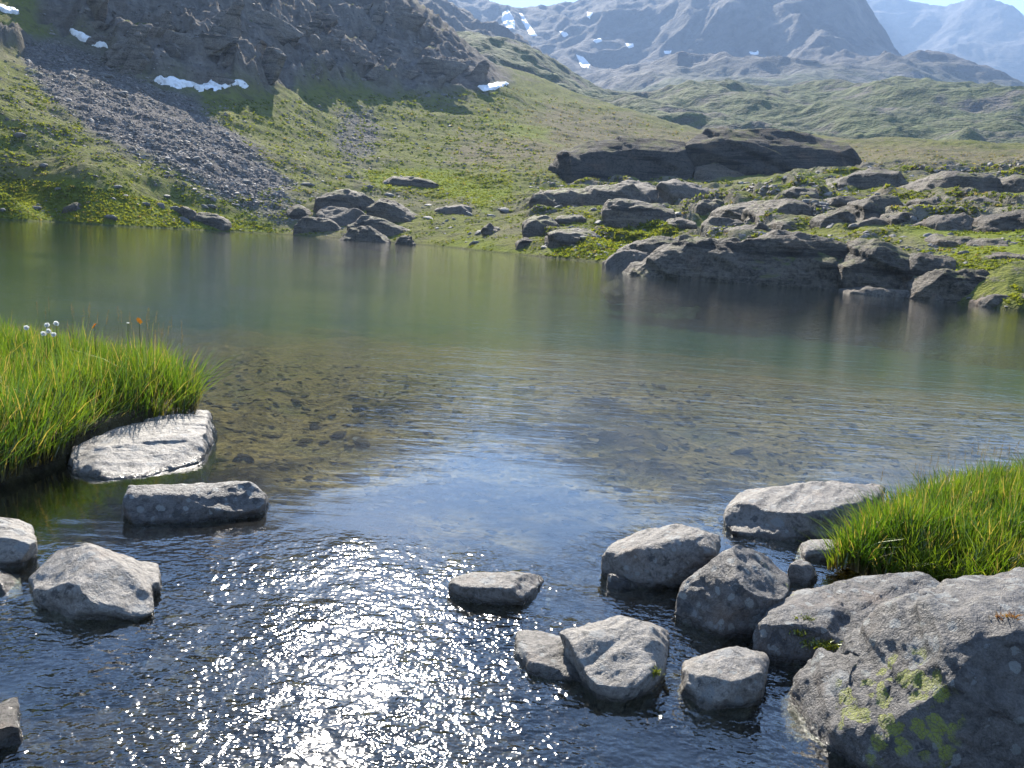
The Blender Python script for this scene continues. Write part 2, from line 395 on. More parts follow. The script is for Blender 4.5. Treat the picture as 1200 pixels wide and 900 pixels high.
# regions of the ground, as they lie on the slope
pos0 = np.stack([T.X, T.Y, T.Z], -1)
jx = px + 14 * fbm(pos0 / 14, 4, 31); jy = py + 9 * fbm(pos0 / 11, 4, 47)
m_cliff = np.maximum(poly_mask(jx, jy, [(20,-200),(40,0),(62,42),(110,62),(180,96),(235,104),(300,102),(345,99),(430,100),(500,112),(560,108),(594,98),(598,88),(480,-10),(440,-200)], 11),
                     poly_mask(jx, jy, [(-60,20),(0,30),(35,45),(30,60),(0,62),(-60,60)], 6))
m_scree = np.maximum(poly_mask(jx, jy, [(28,45),(62,46),(112,66),(180,100),(230,118),(262,150),(305,182),(342,214),(322,226),(262,232),(232,214),(180,186),(120,160),(62,118),(28,84)], 9),
          np.maximum(poly_mask(jx, jy, [(285,240),(310,226),(345,228),(375,255),(330,262)], 7) * .7, poly_mask(jx, jy, [(395,130),(440,128),(440,180),(400,190)], 10) * 0.8))
m_lush = np.maximum.reduce([poly_mask(jx, jy, [(-80,215),(60,212),(150,225),(240,250),(320,268),(330,280),(-80,262)], 10) * .75,
          poly_mask(jx, jy, [(425,200),(520,203),(560,215),(600,212),(595,235),(560,248),(545,232),(440,220)], 6),
          poly_mask(jx, jy, [(570,145),(640,150),(655,172),(600,160)], 9) * .8,
          poly_mask(jx, jy, [(640,290),(700,268),(790,255),(800,270),(720,300),(640,302)], 6),
          poly_mask(jx, jy, [(860,215),(1000,200),(990,212),(870,225)], 6) * .9,
          poly_mask(jx, jy, [(1000,262),(1180,232),(1260,240),(1260,300),(1120,300),(1050,275)], 12) * .75,
          poly_mask(jx, jy, [(480,288),(560,278),(640,300),(560,296)], 4) * .7])
m_dry = np.maximum.reduce([poly_mask(jx, jy, [(520,195),(545,160),(590,165),(650,120),(740,140),(850,160),(1250,175),(1250,200),(1050,198),(900,190),(720,180),(640,195)], 12),
          poly_mask(jx, jy, [(-60,185),(60,180),(120,215),(-60,215)], 9) * .6])
rel = np.clip((T.R - 30) / 60, 0, 1) * sstep(0.1, 4.0, T.Z)
n_big = fbm(pos0 / 22, 4, 3); n_mid = fbm(pos0 / 5.5, 4, 5); n_fine = fbm(pos0 / 1.7, 3, 6)
dz = rel * (1.1 * n_big + 0.45 * n_mid + 0.2 * n_fine) * (1 - 0.6 * m_lush)
dz += (1 - rel) * sstep(-0.5, 0.6, T.Z) * 0.15 * (n_mid + 0.3)
pw = pos0 + np.stack([6 * fbm(pos0 / 25, 3, 61), 6 * fbm(pos0 / 25, 3, 62), 6 * fbm(pos0 / 25, 3, 63)], -1)
cl = 5.0 * ridged(pw / np.array([30, 60, 40]), 5, 71, 0.5) - 2.5 + 3.2 * ridged(pw / np.array([9, 14, 10]), 3, 75, .55) - 5.0
tt = (pw[..., 2] + 0.35 * pw[..., 0]) / 6.5; fr = tt - np.floor(tt); cl = cl + 2.2 * (sstep(0.0, 0.35, fr) - fr)
dz += m_cliff * cl * sstep(0, 14, T.Z) * np.clip((605 - jx) / 140, .12, 1)
dz += m_scree * (0.35 * fbm(pos0 / 2.0, 4, 77, .7)) 
# rocky ground of the right-hand shore: small benches
bench = poly_mask(jx, jy, [(610,300),(620,215),(700,205),(860,215),(1000,195),(1250,190),(1250,380),(1000,380),(700,320)], 14)
tb = (T.Z + 0.22 * T.X + 1.2 * fbm(pos0 / 9, 3, 91)) / 1.9; fb = tb - np.floor(tb)
b_amp = bench * sstep(-0.1, 0.35, fbm(pos0 / 11, 4, 93)) * sstep(0.2, 2.5, T.Z)
dz += b_amp * 1.5 * (sstep(0.0, 0.25, fb) - fb)
T.Z = T.Z + dz
me = T.mesh("terrain")
rockm = np.clip(m_cliff + 0.85 * b_amp * sstep(0.55, 0.2, fb), 0, 1)
for nm, a in (('cliff', rockm), ('scree', m_scree), ('lush', m_lush), ('dry', m_dry)): attr(me, nm, a)
m = NT("hillside_ground"); o = m.pos()
nA = m.noise(o, 0.12, 5, .6); nB = m.noise(o, 0.55, 5, .65); nC = m.noise(o, 2.2, 4, .7); nD = m.noise(o, 0.05, 3)
grass = m.mix(m.ramp(nA, .35, .65), (0.110, 0.125, 0.028), (0.155, 0.160, 0.045))
grass = m.mix(m.ramp(nB, .48, .62, 0, .9), grass, (0.085, 0.088, 0.034))
grass = m.mix(m.ramp(nC, .54, .66, 0, .8), grass, (0.165, 0.15, 0.105))
grass = m.mix(m.ramp(nD, .50, .62, 0, .55), grass, (0.150, 0.132, 0.095))
grass = m.mix(m.math('MULTIPLY', m.attr('dry'), m.ramp(nB, .3, .6, .45, .9)), grass, (0.165, 0.138, 0.085))
lush = m.mix(m.ramp(nB, .4, .65), (0.155, 0.185, 0.020), (0.110, 0.145, 0.020))
grass = m.mix(m.math('MULTIPLY', m.attr('lush'), m.ramp(nC, .25, .5, .6, 1)), grass, lush)
scree = m.mix(m.ramp(nC, .35, .65), (0.085, 0.078, 0.074), (0.175, 0.162, 0.150))
scree = m.mix(m.ramp(nB, .55, .68, 0, .6), scree, (0.05, 0.06, 0.025))
col = m.mix(m.attr('scree'), grass, scree)
st = m.math('ADD', m.math('MULTIPLY', m.noise(m.map(o, (0.25, 0.25, 0.8), (0.25, 0.1, 0)), 0.9, 6, .7), .5), m.math('MULTIPLY', m.noise(m.map(o, (.8, .8, .16)), .8, 5, .7), .5))
cl_ = m.mix(m.ramp(st, .35, .68), (0.105, 0.096, 0.086), (0.24, 0.216, 0.19))
cl_ = m.mix(m.ramp(nA, .45, .7, 0, .6), cl_, (0.105, 0.085, 0.065))
up = m.sep(m.n("NewGeometry").outputs['Normal'])[2]
cl_ = m.mix(m.math('MULTIPLY', m.ramp(up, .90, .97), m.ramp(nA, .45, .62)), cl_, (0.075, 0.095, 0.025))
col = m.mix(m.attr('cliff'), col, cl_)
wetz = m.ramp(m.sep(o)[2], 0.02, 0.30); col = m.mix(wetz, m.mix(.6, col, (.045, .042, .03)), col); col = m.mix(m.ramp(m.sep(o)[2], -.9, -.05), (.018, .056, .032), col)  # wet shoreline; below it the deep water's green is painted into the ground colour
h = m.math('ADD', m.math('MULTIPLY', nB, .5), m.math('MULTIPLY', nC, .22))
h = m.math('ADD', h, m.math('MULTIPLY', m.attr('cliff'), m.math('MULTIPLY', st, 1.4)))
M_ground = m.done(m.bsdf(col, 1.0, m.bump(h, 1.0, 1.0), .03))
tag(link('terrain', me, M_ground), kind='structure')

# ---------------- hills and mountains behind
def mountain_mat(name, green, rock, pale, zg0, zg1):
    m = NT(name); o = m.pos()
    a = m.noise(o, .006, 6, .62); b = m.noise(o, .03, 6, .65); c = m.noise(o, .11, 4, .7)
    col = m.mix(m.ramp(b, .38, .62), rock, tuple(x * .55 for x in rock))
    col = m.mix(m.ramp(a, .52, .68, 0, .8), col, pale)
    z = m.math('ADD', m.sep(o)[2], m.math('MULTIPLY', a, 160)); g = m.ramp(z, zg1, zg0)
    up = m.sep(m.n("NewGeometry").outputs['Normal'])[2]
    g = m.math('MULTIPLY', g, m.ramp(up, .58, .80)); g = m.math('MULTIPLY', g, m.ramp(b, .34, .50))
    col = m.mix(g, col, m.mix(m.ramp(c, .4, .6), green, tuple(x * .6 for x in green)))
    h = m.math('ADD', m.math('MULTIPLY', b, 14), m.math('MULTIPLY', c, 4))
    return m.done(m.bsdf(col, .95, m.bump(h, 1.0, .8), .1))
M_hill = mountain_mat("hummock_ground", (.085, .10, .035), (.085, .075, .062), (.13, .115, .095), 250, 330)
M_mount = mountain_mat("mountain_rock", (.075, .095, .035), (.10, .09, .08), (.17, .15, .13), 250, 420)

# rolling hummocks beyond the crest
hp = [PR(*p) for p in [(560,40,700),(620,66,720),(660,88,700),(700,107,690),(740,122,660),(800,108,720),(850,100,760),(900,110,740),(960,101,760),(1005,108,730),(1070,101,760),(1140,104,770),(1200,110,760),(1290,116,760),
  (560,120,480),(640,150,470),(740,150,470),(800,142,500),(860,128,560),(930,140,540),(1000,132,560),(1080,140,520),(1150,150,480),(1200,165,450),(1290,175,440),
  (700,170,420),(800,175,400),(900,180,400),(1000,185,380),(1100,190,360),(1200,195,350),(1290,200,340)]]
hp += [(q[0] * 1.35, q[1] * 1.35, q[2] - 25) for q in hp[:14]]
azh = np.radians(np.linspace(-6, 40, 420)); rrh = np.geomspace(345, 1000, 230)
Hl = Field(hp, azh, rrh); p0 = np.stack([Hl.X, Hl.Y, Hl.Z], -1)
lump = ridged(p0 / 130, 5, 201, .45)
Hl.Z = Hl.Z + 9 * (lump - .8) + 3 * fbm(p0 / 40, 5, 203, .5) + 0.8 * fbm(p0 / 9, 2, 204)
tag(link('hills', Hl.mesh('hills'), M_hill), kind='structure')

# spur in shade on the left of the cirque, then the massif, then the farthest peak
mp = [PR(*p) for p in [(430,-40,1500),(480,-8,1500),(505,14,1450),(535,28,1400),(570,38,1350),(600,52,1300),(640,78,1200),(690,106,1100),(740,128,1000),
  (560,75,1050),(620,105,950),(700,140,900)]]
mp += [(q[0] * 1.25, q[1] * 1.25, q[2] - 60) for q in mp[:9]]
azs = np.radians(np.linspace(-16, 14, 330)); Sp = Field(mp, azs, np.geomspace(820, 2000, 170)); p0 = np.stack([Sp.X, Sp.Y, Sp.Z], -1)
Sp.Z += 16 * (ridged(p0 / 120, 5, 211, .5) - .8) + 6 * fbm(p0 / 30, 4, 213, .6)
Sp.Z -= 130 * sstep(deg(7), deg(13), np.arctan2(Sp.X, Sp.Y))
tag(link('spur', Sp.mesh('spur'), M_hill), kind='structure')

mp = [PR(*p) for p in [(440,-60,2900),(500,-22,2900),(540,-12,2850),(570,0,2800),(590,11,2750),(620,16,2700),(645,16,2700),(690,6,2650),(720,-4,2600),(780,-22,2500),(850,-36,2450),(930,-34,2400),(980,-14,2350),(1005,2,2300),(1050,30,2150),(1100,62,2000),(1145,94,1850),(1200,125,1750),
  (560,45,2300),(620,60,2200),(680,60,2100),(740,50,2050),(800,40,2000),(880,35,1950),(960,45,1900),(1020,65,1800),
  (600,85,1700),(680,95,1600),(760,88,1550),(840,80,1550),(900,78,1500),(980,85,1450),(1060,88,1450),(1120,100,1450),
  (640,130,1250),(740,125,1200),(840,118,1150),(940,118,1120),(1040,112,1150),(1120,118,1150),(1200,130,1150),(1290,140,1150)]]
mp += [(q[0] * 1.3, q[1] * 1.3, q[2] - 200) for q in mp[:18]]
azm = np.radians(np.linspace(-14, 40, 560)); Ms = Field(mp, azm, np.geomspace(1050, 3600, 300)); p0 = np.stack([Ms.X, Ms.Y, Ms.Z], -1)
pw = p0 + 90 * np.stack([fbm(p0 / 400, 3, 231), fbm(p0 / 400, 3, 232), fbm(p0 / 400, 3, 233)], -1)
amp = sstep(1050, 1900, Ms.R)
Ms.Z += (20 + 34 * amp) * (ridged(pw / np.array([330, 520, 500]), 6, 226, .42) - .85) + 4 * fbm(p0 / 45, 3, 223, .5)
tag(link('mountain', Ms.mesh('mountain'), M_mount), kind='structure')

mp = [PR(*p) for p in [(960,20,4600),(1000,8,4600),(1020,3,4600),(1042,4,4550),(1060,12,4500),(1085,17,4500),(1110,18,4450),(1125,13,4400),(1142,5,4400),(1157,-2,4400),(1168,2,4400),(1185,16,4350),(1200,26,4300),(1240,48,4200),(1300,75,4100),
  (1020,60,3900),(1100,60,3800),(1160,55,3800),(1240,85,3700),(1040,110,3300),(1120,110,3300),(1200,110,3300),(1300,125,3200),(960,80,3900)]]
mp += [(q[0] * 1.2, q[1] * 1.2, q[2] - 350) for q in mp[:15]]
azp = np.radians(np.linspace(14, 41, 330)); Pk = Field(mp, azp, np.geomspace(3100, 5600, 150)); p0 = np.stack([Pk.X, Pk.Y, Pk.Z], -1)
pw = p0 + 150 * np.stack([fbm(p0 / 700, 3, 241), fbm(p0 / 700, 3, 242), fbm(p0 / 700, 3, 243)], -1)
Pk.Z += 60 * (ridged(pw / np.array([420, 800, 600]), 6, 251, .45) - .85)
tag(link('distant_peak', Pk.mesh('distant_peak'), M_mount), kind='structure')
# wide floor of land far beneath everything, out to the horizon
me = mesh_np('ground', [(-9000, -9000, -12), (9000, -9000, -12), (9000, 9000, -12), (-9000, 9000, -12)], [(0, 1, 2, 3)])
tag(link('ground', me, M_hill), kind='structure')

# ================================================================== LAKE
azb = np.radians(np.linspace(-180, 180, 721)); rb = np.geomspace(0.35, 112, 260)
AZ, RB = np.meshgrid(azb, rb); bx_, by_ = RB * np.sin(AZ), RB * np.cos(AZ)
def bed_z(x, y):
    r = np.hypot(x, y)
    d = np.interp(r, [0, 1.5, 3, 4.5, 6, 8, 10, 13, 17, 24, 40, 120], [.10, .13, .17, .24, .32, .38, .44, .56, .80, 1.35, 2.3, 3.0])
    p = xyz(x, y, 0 * x)
    z = -d + 0.05 * fbm(p / 0.9, 4, 301) * np.clip(r / 3, .5, 3) + 0.12 * fbm(p / 4.0, 2, 303) * sstep(4, 9, r)
    return z + 0.45 * sstep(0.9, -0.6, y) * sstep(14, 5, r)
me = mesh_np('lake_bed', np.stack([bx_, by_, bed_z(bx_, by_)], -1).reshape(-1, 3), grid_faces(*bx_.shape))
m = NT("lake_bed_gravel"); o = m.pos()
n1 = m.noise(o, 1.1, 5, .6); n2 = m.noise(o, 6, 5, .65); n3 = m.noise(o, 30, 4, .65)
zz = m.math('ADD', m.sep(o)[2], m.math('MULTIPLY', m.math('SUBTRACT', n1, .5), .35))
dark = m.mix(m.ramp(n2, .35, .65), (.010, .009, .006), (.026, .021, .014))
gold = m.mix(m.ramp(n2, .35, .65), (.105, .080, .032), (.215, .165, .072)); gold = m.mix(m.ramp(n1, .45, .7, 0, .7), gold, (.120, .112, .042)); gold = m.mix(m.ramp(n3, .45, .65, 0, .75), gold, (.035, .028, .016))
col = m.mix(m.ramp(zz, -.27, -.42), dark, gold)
vd = m.vor(o, 9); col = m.mix(m.ramp(vd, .32, .28, 0, .7), col, m.mix(m.sep(m.vor(o, 9, out=1))[0], (.018, .015, .010), (.085, .072, .045)))
# water's green absorption and scatter, painted into the colour of the deeper floor
col = m.mix(m.ramp(zz, -.40, -1.7), col, m.mix(m.ramp(n1, .3, .7), (.015, .052, .030), (.020, .060, .035)))
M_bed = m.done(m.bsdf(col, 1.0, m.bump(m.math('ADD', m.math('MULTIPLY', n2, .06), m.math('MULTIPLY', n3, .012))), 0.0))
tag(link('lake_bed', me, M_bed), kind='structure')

# water surface
me = mesh_np('water', np.stack([bx_, by_, 0 * bx_], -1).reshape(-1, 3), grid_faces(*bx_.shape))
m = NT("lake_water"); o = m.pos(); sx, sy, sz = m.sep(o)
jit = m.math('MULTIPLY', m.math('SUBTRACT', m.noise(o, .55, 3), .5), 4.2)
yy = m.math('ADD', m.math('SUBTRACT', sy, m.math('MULTIPLY', sx, .22)), jit)
lake = m.ramp(yy, 5.2, 8.5); rif = m.ramp(yy, 4.9, 3.3)
gust = m.ramp(m.noise(m.map(o, (.05, .16, 1)), 1.0, 3), .3, .7, .55, 1.25)
w1 = m.noise(m.map(o, (.9, 3.0, 1), (0, 0, deg(-12))), 1.0, 3, .5)
w2 = m.noise(m.map(o, (3.2, 9.0, 1), (0, 0, deg(-7))), 1.0, 4, .6)
hl = m.math('ADD', m.math('MULTIPLY', w1, .0075), m.math('MULTIPLY', w2, .0060))
hl = m.math('MULTIPLY', hl, m.math('MULTIPLY', lake, gust))
patch = m.ramp(m.noise(m.map(o, (1.1, .8, 1), (0, 0, .4)), 1.5, 3, .6), .36, .60, .30, 1.05)
c1 = m.noise(m.map(o, (1, 1.35, 1), (0, 0, .5)), 11, 1.5, .5, .4); c2 = m.noise(o, 36, 1.0, .5)
hr = m.math('ADD', m.math('MULTIPLY', c1, .0135), m.math('MULTIPLY', c2, .0066))
hr = m.math('MULTIPLY', hr, m.math('MULTIPLY', rif, patch))
calm = m.math('ADD', m.math('MULTIPLY', m.noise(m.map(o, (1, 2.2, 1), (0, 0, -.15)), 3.0, 3, .5), .0022), m.math('MULTIPLY', m.noise(o, 16, 2), .0002))
h = m.math('ADD', m.math('ADD', hl, hr), calm)
nb = m.bump(h)
fc = m.n("LayerWeight", {'Blend': .5, 'Normal': nb}).outputs['Facing']
fr_ = m.math('ADD', .055, m.math('MULTIPLY', m.math('POWER', fc, 4.3), .945))
gl = m.n("BsdfGlossy", {'Color': (1, 1, 1), 'Roughness': m.ramp(yy, 4, 9, .082, .045), 'Normal': nb}).outputs[0]
tr = m.n("BsdfTransparent", {'Color': (.88, .92, .83)}).outputs[0]
M_water = m.done(m.n("MixShader", {0: fr_, 1: tr, 2: gl}).outputs[0])
tag(link('water', me, M_water), kind='structure')

# ================================================================== ROCK OUTCROPS ROUND THE LAKE
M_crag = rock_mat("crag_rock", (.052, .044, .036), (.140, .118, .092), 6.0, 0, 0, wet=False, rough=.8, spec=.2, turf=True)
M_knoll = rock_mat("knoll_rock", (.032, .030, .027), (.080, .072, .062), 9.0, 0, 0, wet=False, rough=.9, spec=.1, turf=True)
M_slab = rock_mat("slab_rock", (.065, .056, .047), (.155, .135, .112), 3.0, 0, 0, wet=False, rough=.8, spec=.12)
def outcrop(top, base, R, depth, seed, label, mat=None, strata=None, vox=None, drop=1.6, rough=1.0, lean=.42, name='rock_outcrop', chips=9):
    bxs = [b[0] for b in base]; bys = [b[1] for b in base]; parts = []
    hb = T.hit(np.array(bxs, float), np.array(bys, float), 1); rw = [float(np.hypot(*W(x, y)[:2])) for x, y in base if y > 300 + (x - 1000) * .066]
    rh = np.hypot(hb[:, 0], hb[:, 1]); rh = rh[(hb[:, 2] > -.05)] if np.any(hb[:, 2] > -.05) else np.array([R])
    ok = np.isfinite(rh); R = float(np.median(rh[ok])) if ok.any() else R
    if rw: R = min(R, min(x for x in rw) + .3)
    R = R - .12 * depth
    for (x0, y0), (x1, y1) in zip(top[:-1], top[1:]):
        if abs(x1 - x0) < .5: continue
        L = []
        for x, y in ((x0, y0), (x1, y1)):
            yb = float(np.interp(x, bxs, bys)); hh = (yb - y)
            t = PR(x, y, R + lean * depth); L += [t, t + np.array([0, .22 * depth, -.07 * depth])]
            L.append(PR(x, y + .30 * hh, R + lean * .42 * depth))
            b = PR(x, yb, R); L += [b, b - np.array([0, 0, drop])]
            bk = PR(x, yb, R) + np.array([0, depth, -drop]); L += [bk, bk + np.array([0, 0, .6 * (t[2] - b[2]) + drop])]
        g = (L[0] + L[7]) / 2
        parts.append(np.array(L))
    me = rock_mesh(parts, vox or R * .0021, seed, chips=chips, rough=rough, strata=strata or ((.35, -.2, 1), vox * 5 if vox else R * .013, R * .0055), smooth=0, bulge=.045, frac=1.35, foli=.5)
    return put_rock(name, me, mat or M_crag, label, 'rock')
D1 = (.45, -.2, 1)
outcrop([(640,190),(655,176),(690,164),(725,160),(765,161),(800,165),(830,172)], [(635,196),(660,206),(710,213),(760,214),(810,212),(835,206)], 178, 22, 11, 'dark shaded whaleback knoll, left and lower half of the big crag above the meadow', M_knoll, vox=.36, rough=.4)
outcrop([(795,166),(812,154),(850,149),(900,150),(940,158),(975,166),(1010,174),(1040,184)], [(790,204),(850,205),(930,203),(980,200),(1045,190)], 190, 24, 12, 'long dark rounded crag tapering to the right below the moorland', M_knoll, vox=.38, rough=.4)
outcrop([(815,196),(835,190),(865,189),(895,196),(925,205)], [(812,203),(860,207),(925,208)], 162, 14, 13, 'low turf topped rock hump under the long dark crag', rough=.6)
outcrop([(626,226),(640,221),(665,219),(700,217),(725,218),(745,216),(772,222)], [(624,236),(660,240),(700,246),(772,244)], 122, 9, 14, 'dark vertical rock step across the middle of the slope above the shore', strata=(D1, 1.6, .8))
outcrop([(715,219),(735,214),(765,215),(795,222)], [(712,236),(795,238)], 128, 12, 15, 'shiny sloping rock slab on top of the dark rock step', M_slab, lean=.8)
outcrop([(775,215),(790,209),(812,211),(830,220),(852,226)], [(772,228),(855,234)], 130, 9, 16, 'striped folded rock beside the shiny slab', M_slab, strata=(D1, 1.1, .7))
outcrop([(700,240),(718,232),(745,232),(775,238),(800,243)], [(698,262),(740,266),(800,256)], 112, 8, 17, 'jumbled dark rocks below the rock step, over the green bank', strata=(D1, 1.2, .75))
outcrop([(614,262),(625,254),(640,250),(655,258)], [(612,274),(658,275)], 108, 6, 18, 'squat grey rock at the foot of the slope left of the green bank')
outcrop([(640,276),(655,268),(680,266),(698,272)], [(640,284),(698,284)], 98, 5, 19, 'low brown rock just above the green lakeside bank')
outcrop([(712,306),(722,297),(745,292),(770,296),(785,303),(798,312)], [(712,312),(750,316),(800,321)], 69, 4, 20, 'low pale shelving slabs where the lakeside cliff begins', M_slab, strata=((.3, .1, 1), .55, .22))
outcrop([(728,292),(748,282),(775,276),(800,282)], [(725,304),(800,308)], 73, 5, 21, 'grassy topped rounded rock above the pale shelving slabs')
outcrop([(775,288),(790,279),(815,275),(845,278),(870,284),(884,292)], [(772,316),(820,322),(884,328)], 65, 5.5, 22, 'brownish cliff rock at the lake edge, left end of the lakeside cliff', strata=(D1, .8, .42))
outcrop([(868,284),(885,274),(920,271),(955,272),(985,279),(1004,288)], [(866,328),(920,332),(1004,340)], 58, 5.5, 23, 'grey green upright cliff face in the middle of the lakeside cliff', strata=((.2, 0, 1), 1.0, .38))
outcrop([(990,300),(991,277),(1010,275),(1035,284),(1060,291),(1078,298)], [(988,338),(1030,342),(1080,345)], 53, 5.0, 24, 'darkest sharp cornered block of the lakeside cliff', strata=(D1, .8, .42))
outcrop([(1066,300),(1080,291),(1105,298),(1132,304)], [(1062,322),(1134,322)], 53, 4.0, 25, 'sloping dark block behind the cliff on the lake edge')
outcrop([(1070,330),(1078,320),(1105,312),(1135,314),(1165,318),(1182,327)], [(1070,345),(1130,345),(1184,337)], 47.5, 3.2, 26, 'rounded dark rock at the right end of the lakeside cliff')
outcrop([(716,305),(735,292),(760,286),(800,281),(835,280),(870,283),(905,277),(950,277),(990,282),(1030,286),(1075,300),(1110,306),(1150,316),(1184,328)], [(714,312),(800,320),(900,331),(1000,341),(1100,347),(1186,340)], 60, 4.5, 55, 'long continuous dark rock wall along the right shore of the lake', strata=(D1, .7, .45), vox=.13)
outcrop([(920,329),(940,325),(975,331),(1000,337)], [(918,334),(1000,342)], 55, 1.8, 27, 'low brown ledge at the waterline under the upright cliff face', drop=.6)
outcrop([(998,341),(1020,335),(1050,336),(1090,342),(1108,349)], [(996,344),(1050,348),(1110,353)], 48, 2.2, 28, 'flat pale ledge at the waterline under the darkest block', M_slab, drop=.5)
outcrop([(1088,346),(1097,336),(1108,341),(1114,348)], [(1086,352),(1116,353)], 44.5, 1.0, 29, 'small pointed pale rock standing at the waterline', M_slab, drop=.4)
outcrop([(1150,352),(1165,344),(1185,345),(1192,352)], [(1148,357),(1194,360)], 41.5, 1.2, 30, 'grey boulder at the waterline near the right edge', M_slab, drop=.4)
outcrop([(1188,352),(1196,344),(1215,342),(1240,350)], [(1186,361),(1240,366)], 39.5, 1.5, 31, 'dark lakeside boulder cut by the right edge', drop=.4)
outcrop([(1088,218),(1095,208),(1110,202),(1135,206),(1170,204),(1185,210)], [(1085,224),(1130,227),(1188,218)], 108, 9, 32, 'dark angular crag with overhang on the upper right slope', strata=(D1, 1.2, .4))
outcrop([(985,210),(1000,200),(1025,196),(1050,200),(1075,210)], [(982,216),(1078,218)], 128, 10, 33, 'turf backed rock hump on the right slope below the moor', rough=.7)
outcrop([(1012,236),(1025,229),(1050,230),(1078,237)], [(1010,248),(1080,246)], 88, 5, 34, 'grey tilted rock in the middle of the right slope', strata=(D1, .8, .3))
outcrop([(960,248),(972,242),(990,243),(1002,250)], [(958,264),(1004,264)], 75, 3, 35, 'upright dark rock in grass above the lakeside cliff')
outcrop([(1085,262),(1105,252),(1130,248),(1142,254)], [(1085,270),(1142,268)], 72, 3.5, 36, 'pale striped slab in the grass of the right slope', M_slab, strata=(D1, .5, .25))
outcrop([(890,238),(905,230),(925,232),(950,239),(968,243)], [(888,256),(968,254)], 90, 6, 37, 'long grey rock rib left of the upright dark rock', strata=(D1, .9, .35))
outcrop([(845,246),(862,236),(885,234),(900,240)], [(842,252),(900,252)], 105, 6, 38, 'brown rock rib below the flat green meadow', strata=(D1, .9, .35))
outcrop([(1150,262),(1170,250),(1205,246),(1240,252)], [(1150,270),(1240,268)], 68, 4, 39, 'dark broken rock on the slope at the right edge', strata=(D1, .6, .3))
outcrop([(1170,215),(1190,206),(1230,205)], [(1168,222),(1230,222)], 112, 7, 40, 'rock rib beside the angular crag at the right edge')
# layered outcrop by the far shore
DS = (.42, -.25, 1)
outcrop([(362,232),(380,223),(405,222),(425,226),(440,238)], [(360,244),(442,252)], 119, 7, 41, 'upper cap of the layered crag on the far shore', strata=(DS, 1.1, .4))
outcrop([(368,240),(395,236),(420,246),(445,258),(470,268)], [(368,250),(420,262),(470,276)], 113, 6, 42, 'long slab dipping right through the layered crag', M_slab, strata=(DS, .8, .35))
outcrop([(430,240),(445,231),(465,235),(482,248),(492,254)], [(430,250),(492,262)], 117, 7, 43, 'dark upper slab on the right of the layered crag', strata=(DS, 1.0, .4))
outcrop([(408,262),(425,252),(450,258),(478,268),(498,276)], [(405,268),(450,276),(500,282)], 108, 5, 44, 'lower dipping slab of the layered crag near the water', strata=(DS, .7, .35))
outcrop([(396,276),(415,264),(432,263),(446,272),(452,282)], [(396,281),(452,285)], 104, 4, 45, 'dark block at the water foot of the layered crag', drop=.8)
outcrop([(462,282),(472,273),(480,274),(486,284)], [(460,286),(488,288)], 102, 2.5, 46, 'pointed dark block right of the layered crag at the water', drop=.8)
outcrop([(332,246),(342,237),(355,240),(362,250)], [(330,252),(364,256)], 116, 4, 47, 'grey block left of the layered crag')
outcrop([(340,262),(360,252),(385,256),(400,266)], [(338,270),(400,272)], 112, 4, 48, 'rounded grey rock under the layered crag')
outcrop([(448,214),(460,207),(485,206),(512,213)], [(446,217),(512,217)], 150, 6, 49, 'low dark rock beside the bright green meadow')
outcrop([(508,246),(520,238),(540,236),(556,246)], [(506,250),(558,250)], 122, 5, 50, 'pale rock at the right foot of the bright meadow', M_slab)
outcrop([(204,248),(213,241),(224,244),(228,252)], [(203,253),(230,256)], 104, 2.2, 51, 'small dark rock of the pair on the grassy shore')
outcrop([(222,256),(232,247),(250,247),(262,256),(264,262)], [(220,260),(264,265)], 101, 3, 52, 'larger dark rock of the pair on the grassy shore')
outcrop([(71,240),(78,236),(92,238),(100,245)], [(70,246),(100,250)], 97, 2, 53, 'lone grey boulder lying on the grassy far shore', name='boulder')
outcrop([(566,266),(572,260),(580,262),(584,268)], [(566,274),(586,275)], 112, 2.5, 54, 'dark block on the far shore grass below the pale rock', name='boulder')
# low ledges of bedrock showing through the turf of the right-hand slope
gL = np.random.default_rng(4242)
ONES = 'first second third fourth fifth sixth seventh eighth ninth tenth eleventh twelfth thirteenth fourteenth fifteenth sixteenth seventeenth eighteenth nineteenth'.split()
def ledges(spots, label, seed):
    for k, (cx, cy_, hw) in enumerate(sorted(spots)):
        hh = gL.uniform(6, 11); tp = [(cx - hw, cy_ + 1)]
        for u in (-.62, -.2, .25, .66): tp.append((cx + u * hw, cy_ - hh * gL.uniform(.55, 1.0) * (1 - .45 * abs(u)) + .06 * u * hw))
        tp.append((cx + hw, cy_ + 1.5))
        outcrop(tp, [(cx - hw, cy_ + 2.5), (cx, cy_ + 3), (cx + hw, cy_ + 3.5)], 90, gL.uniform(2.5, 4.5), seed + k, label + ', ' + ONES[k] + ' from left', strata=(D1, .6, .32), name='rock_ledge', chips=5)
ledges([(850,262,24),(885,268,20),(935,262,26),(990,236,22),(1030,262,24),(1062,254,16),(1100,236,26),(1130,282,24),(1165,285,18),(1150,235,22),(1185,262,20),(1045,214,24),(940,226,20),(1120,212,20),(1190,300,20)], 'low rock ledge in the turf of the right hand slope', 4300)
ledges([(640,238,18),(668,258,20),(755,252,22),(800,262,22),(620,284,14),(690,228,20),(835,240,18)], 'low rock ledge in the turf around the dark rock step', 4400)

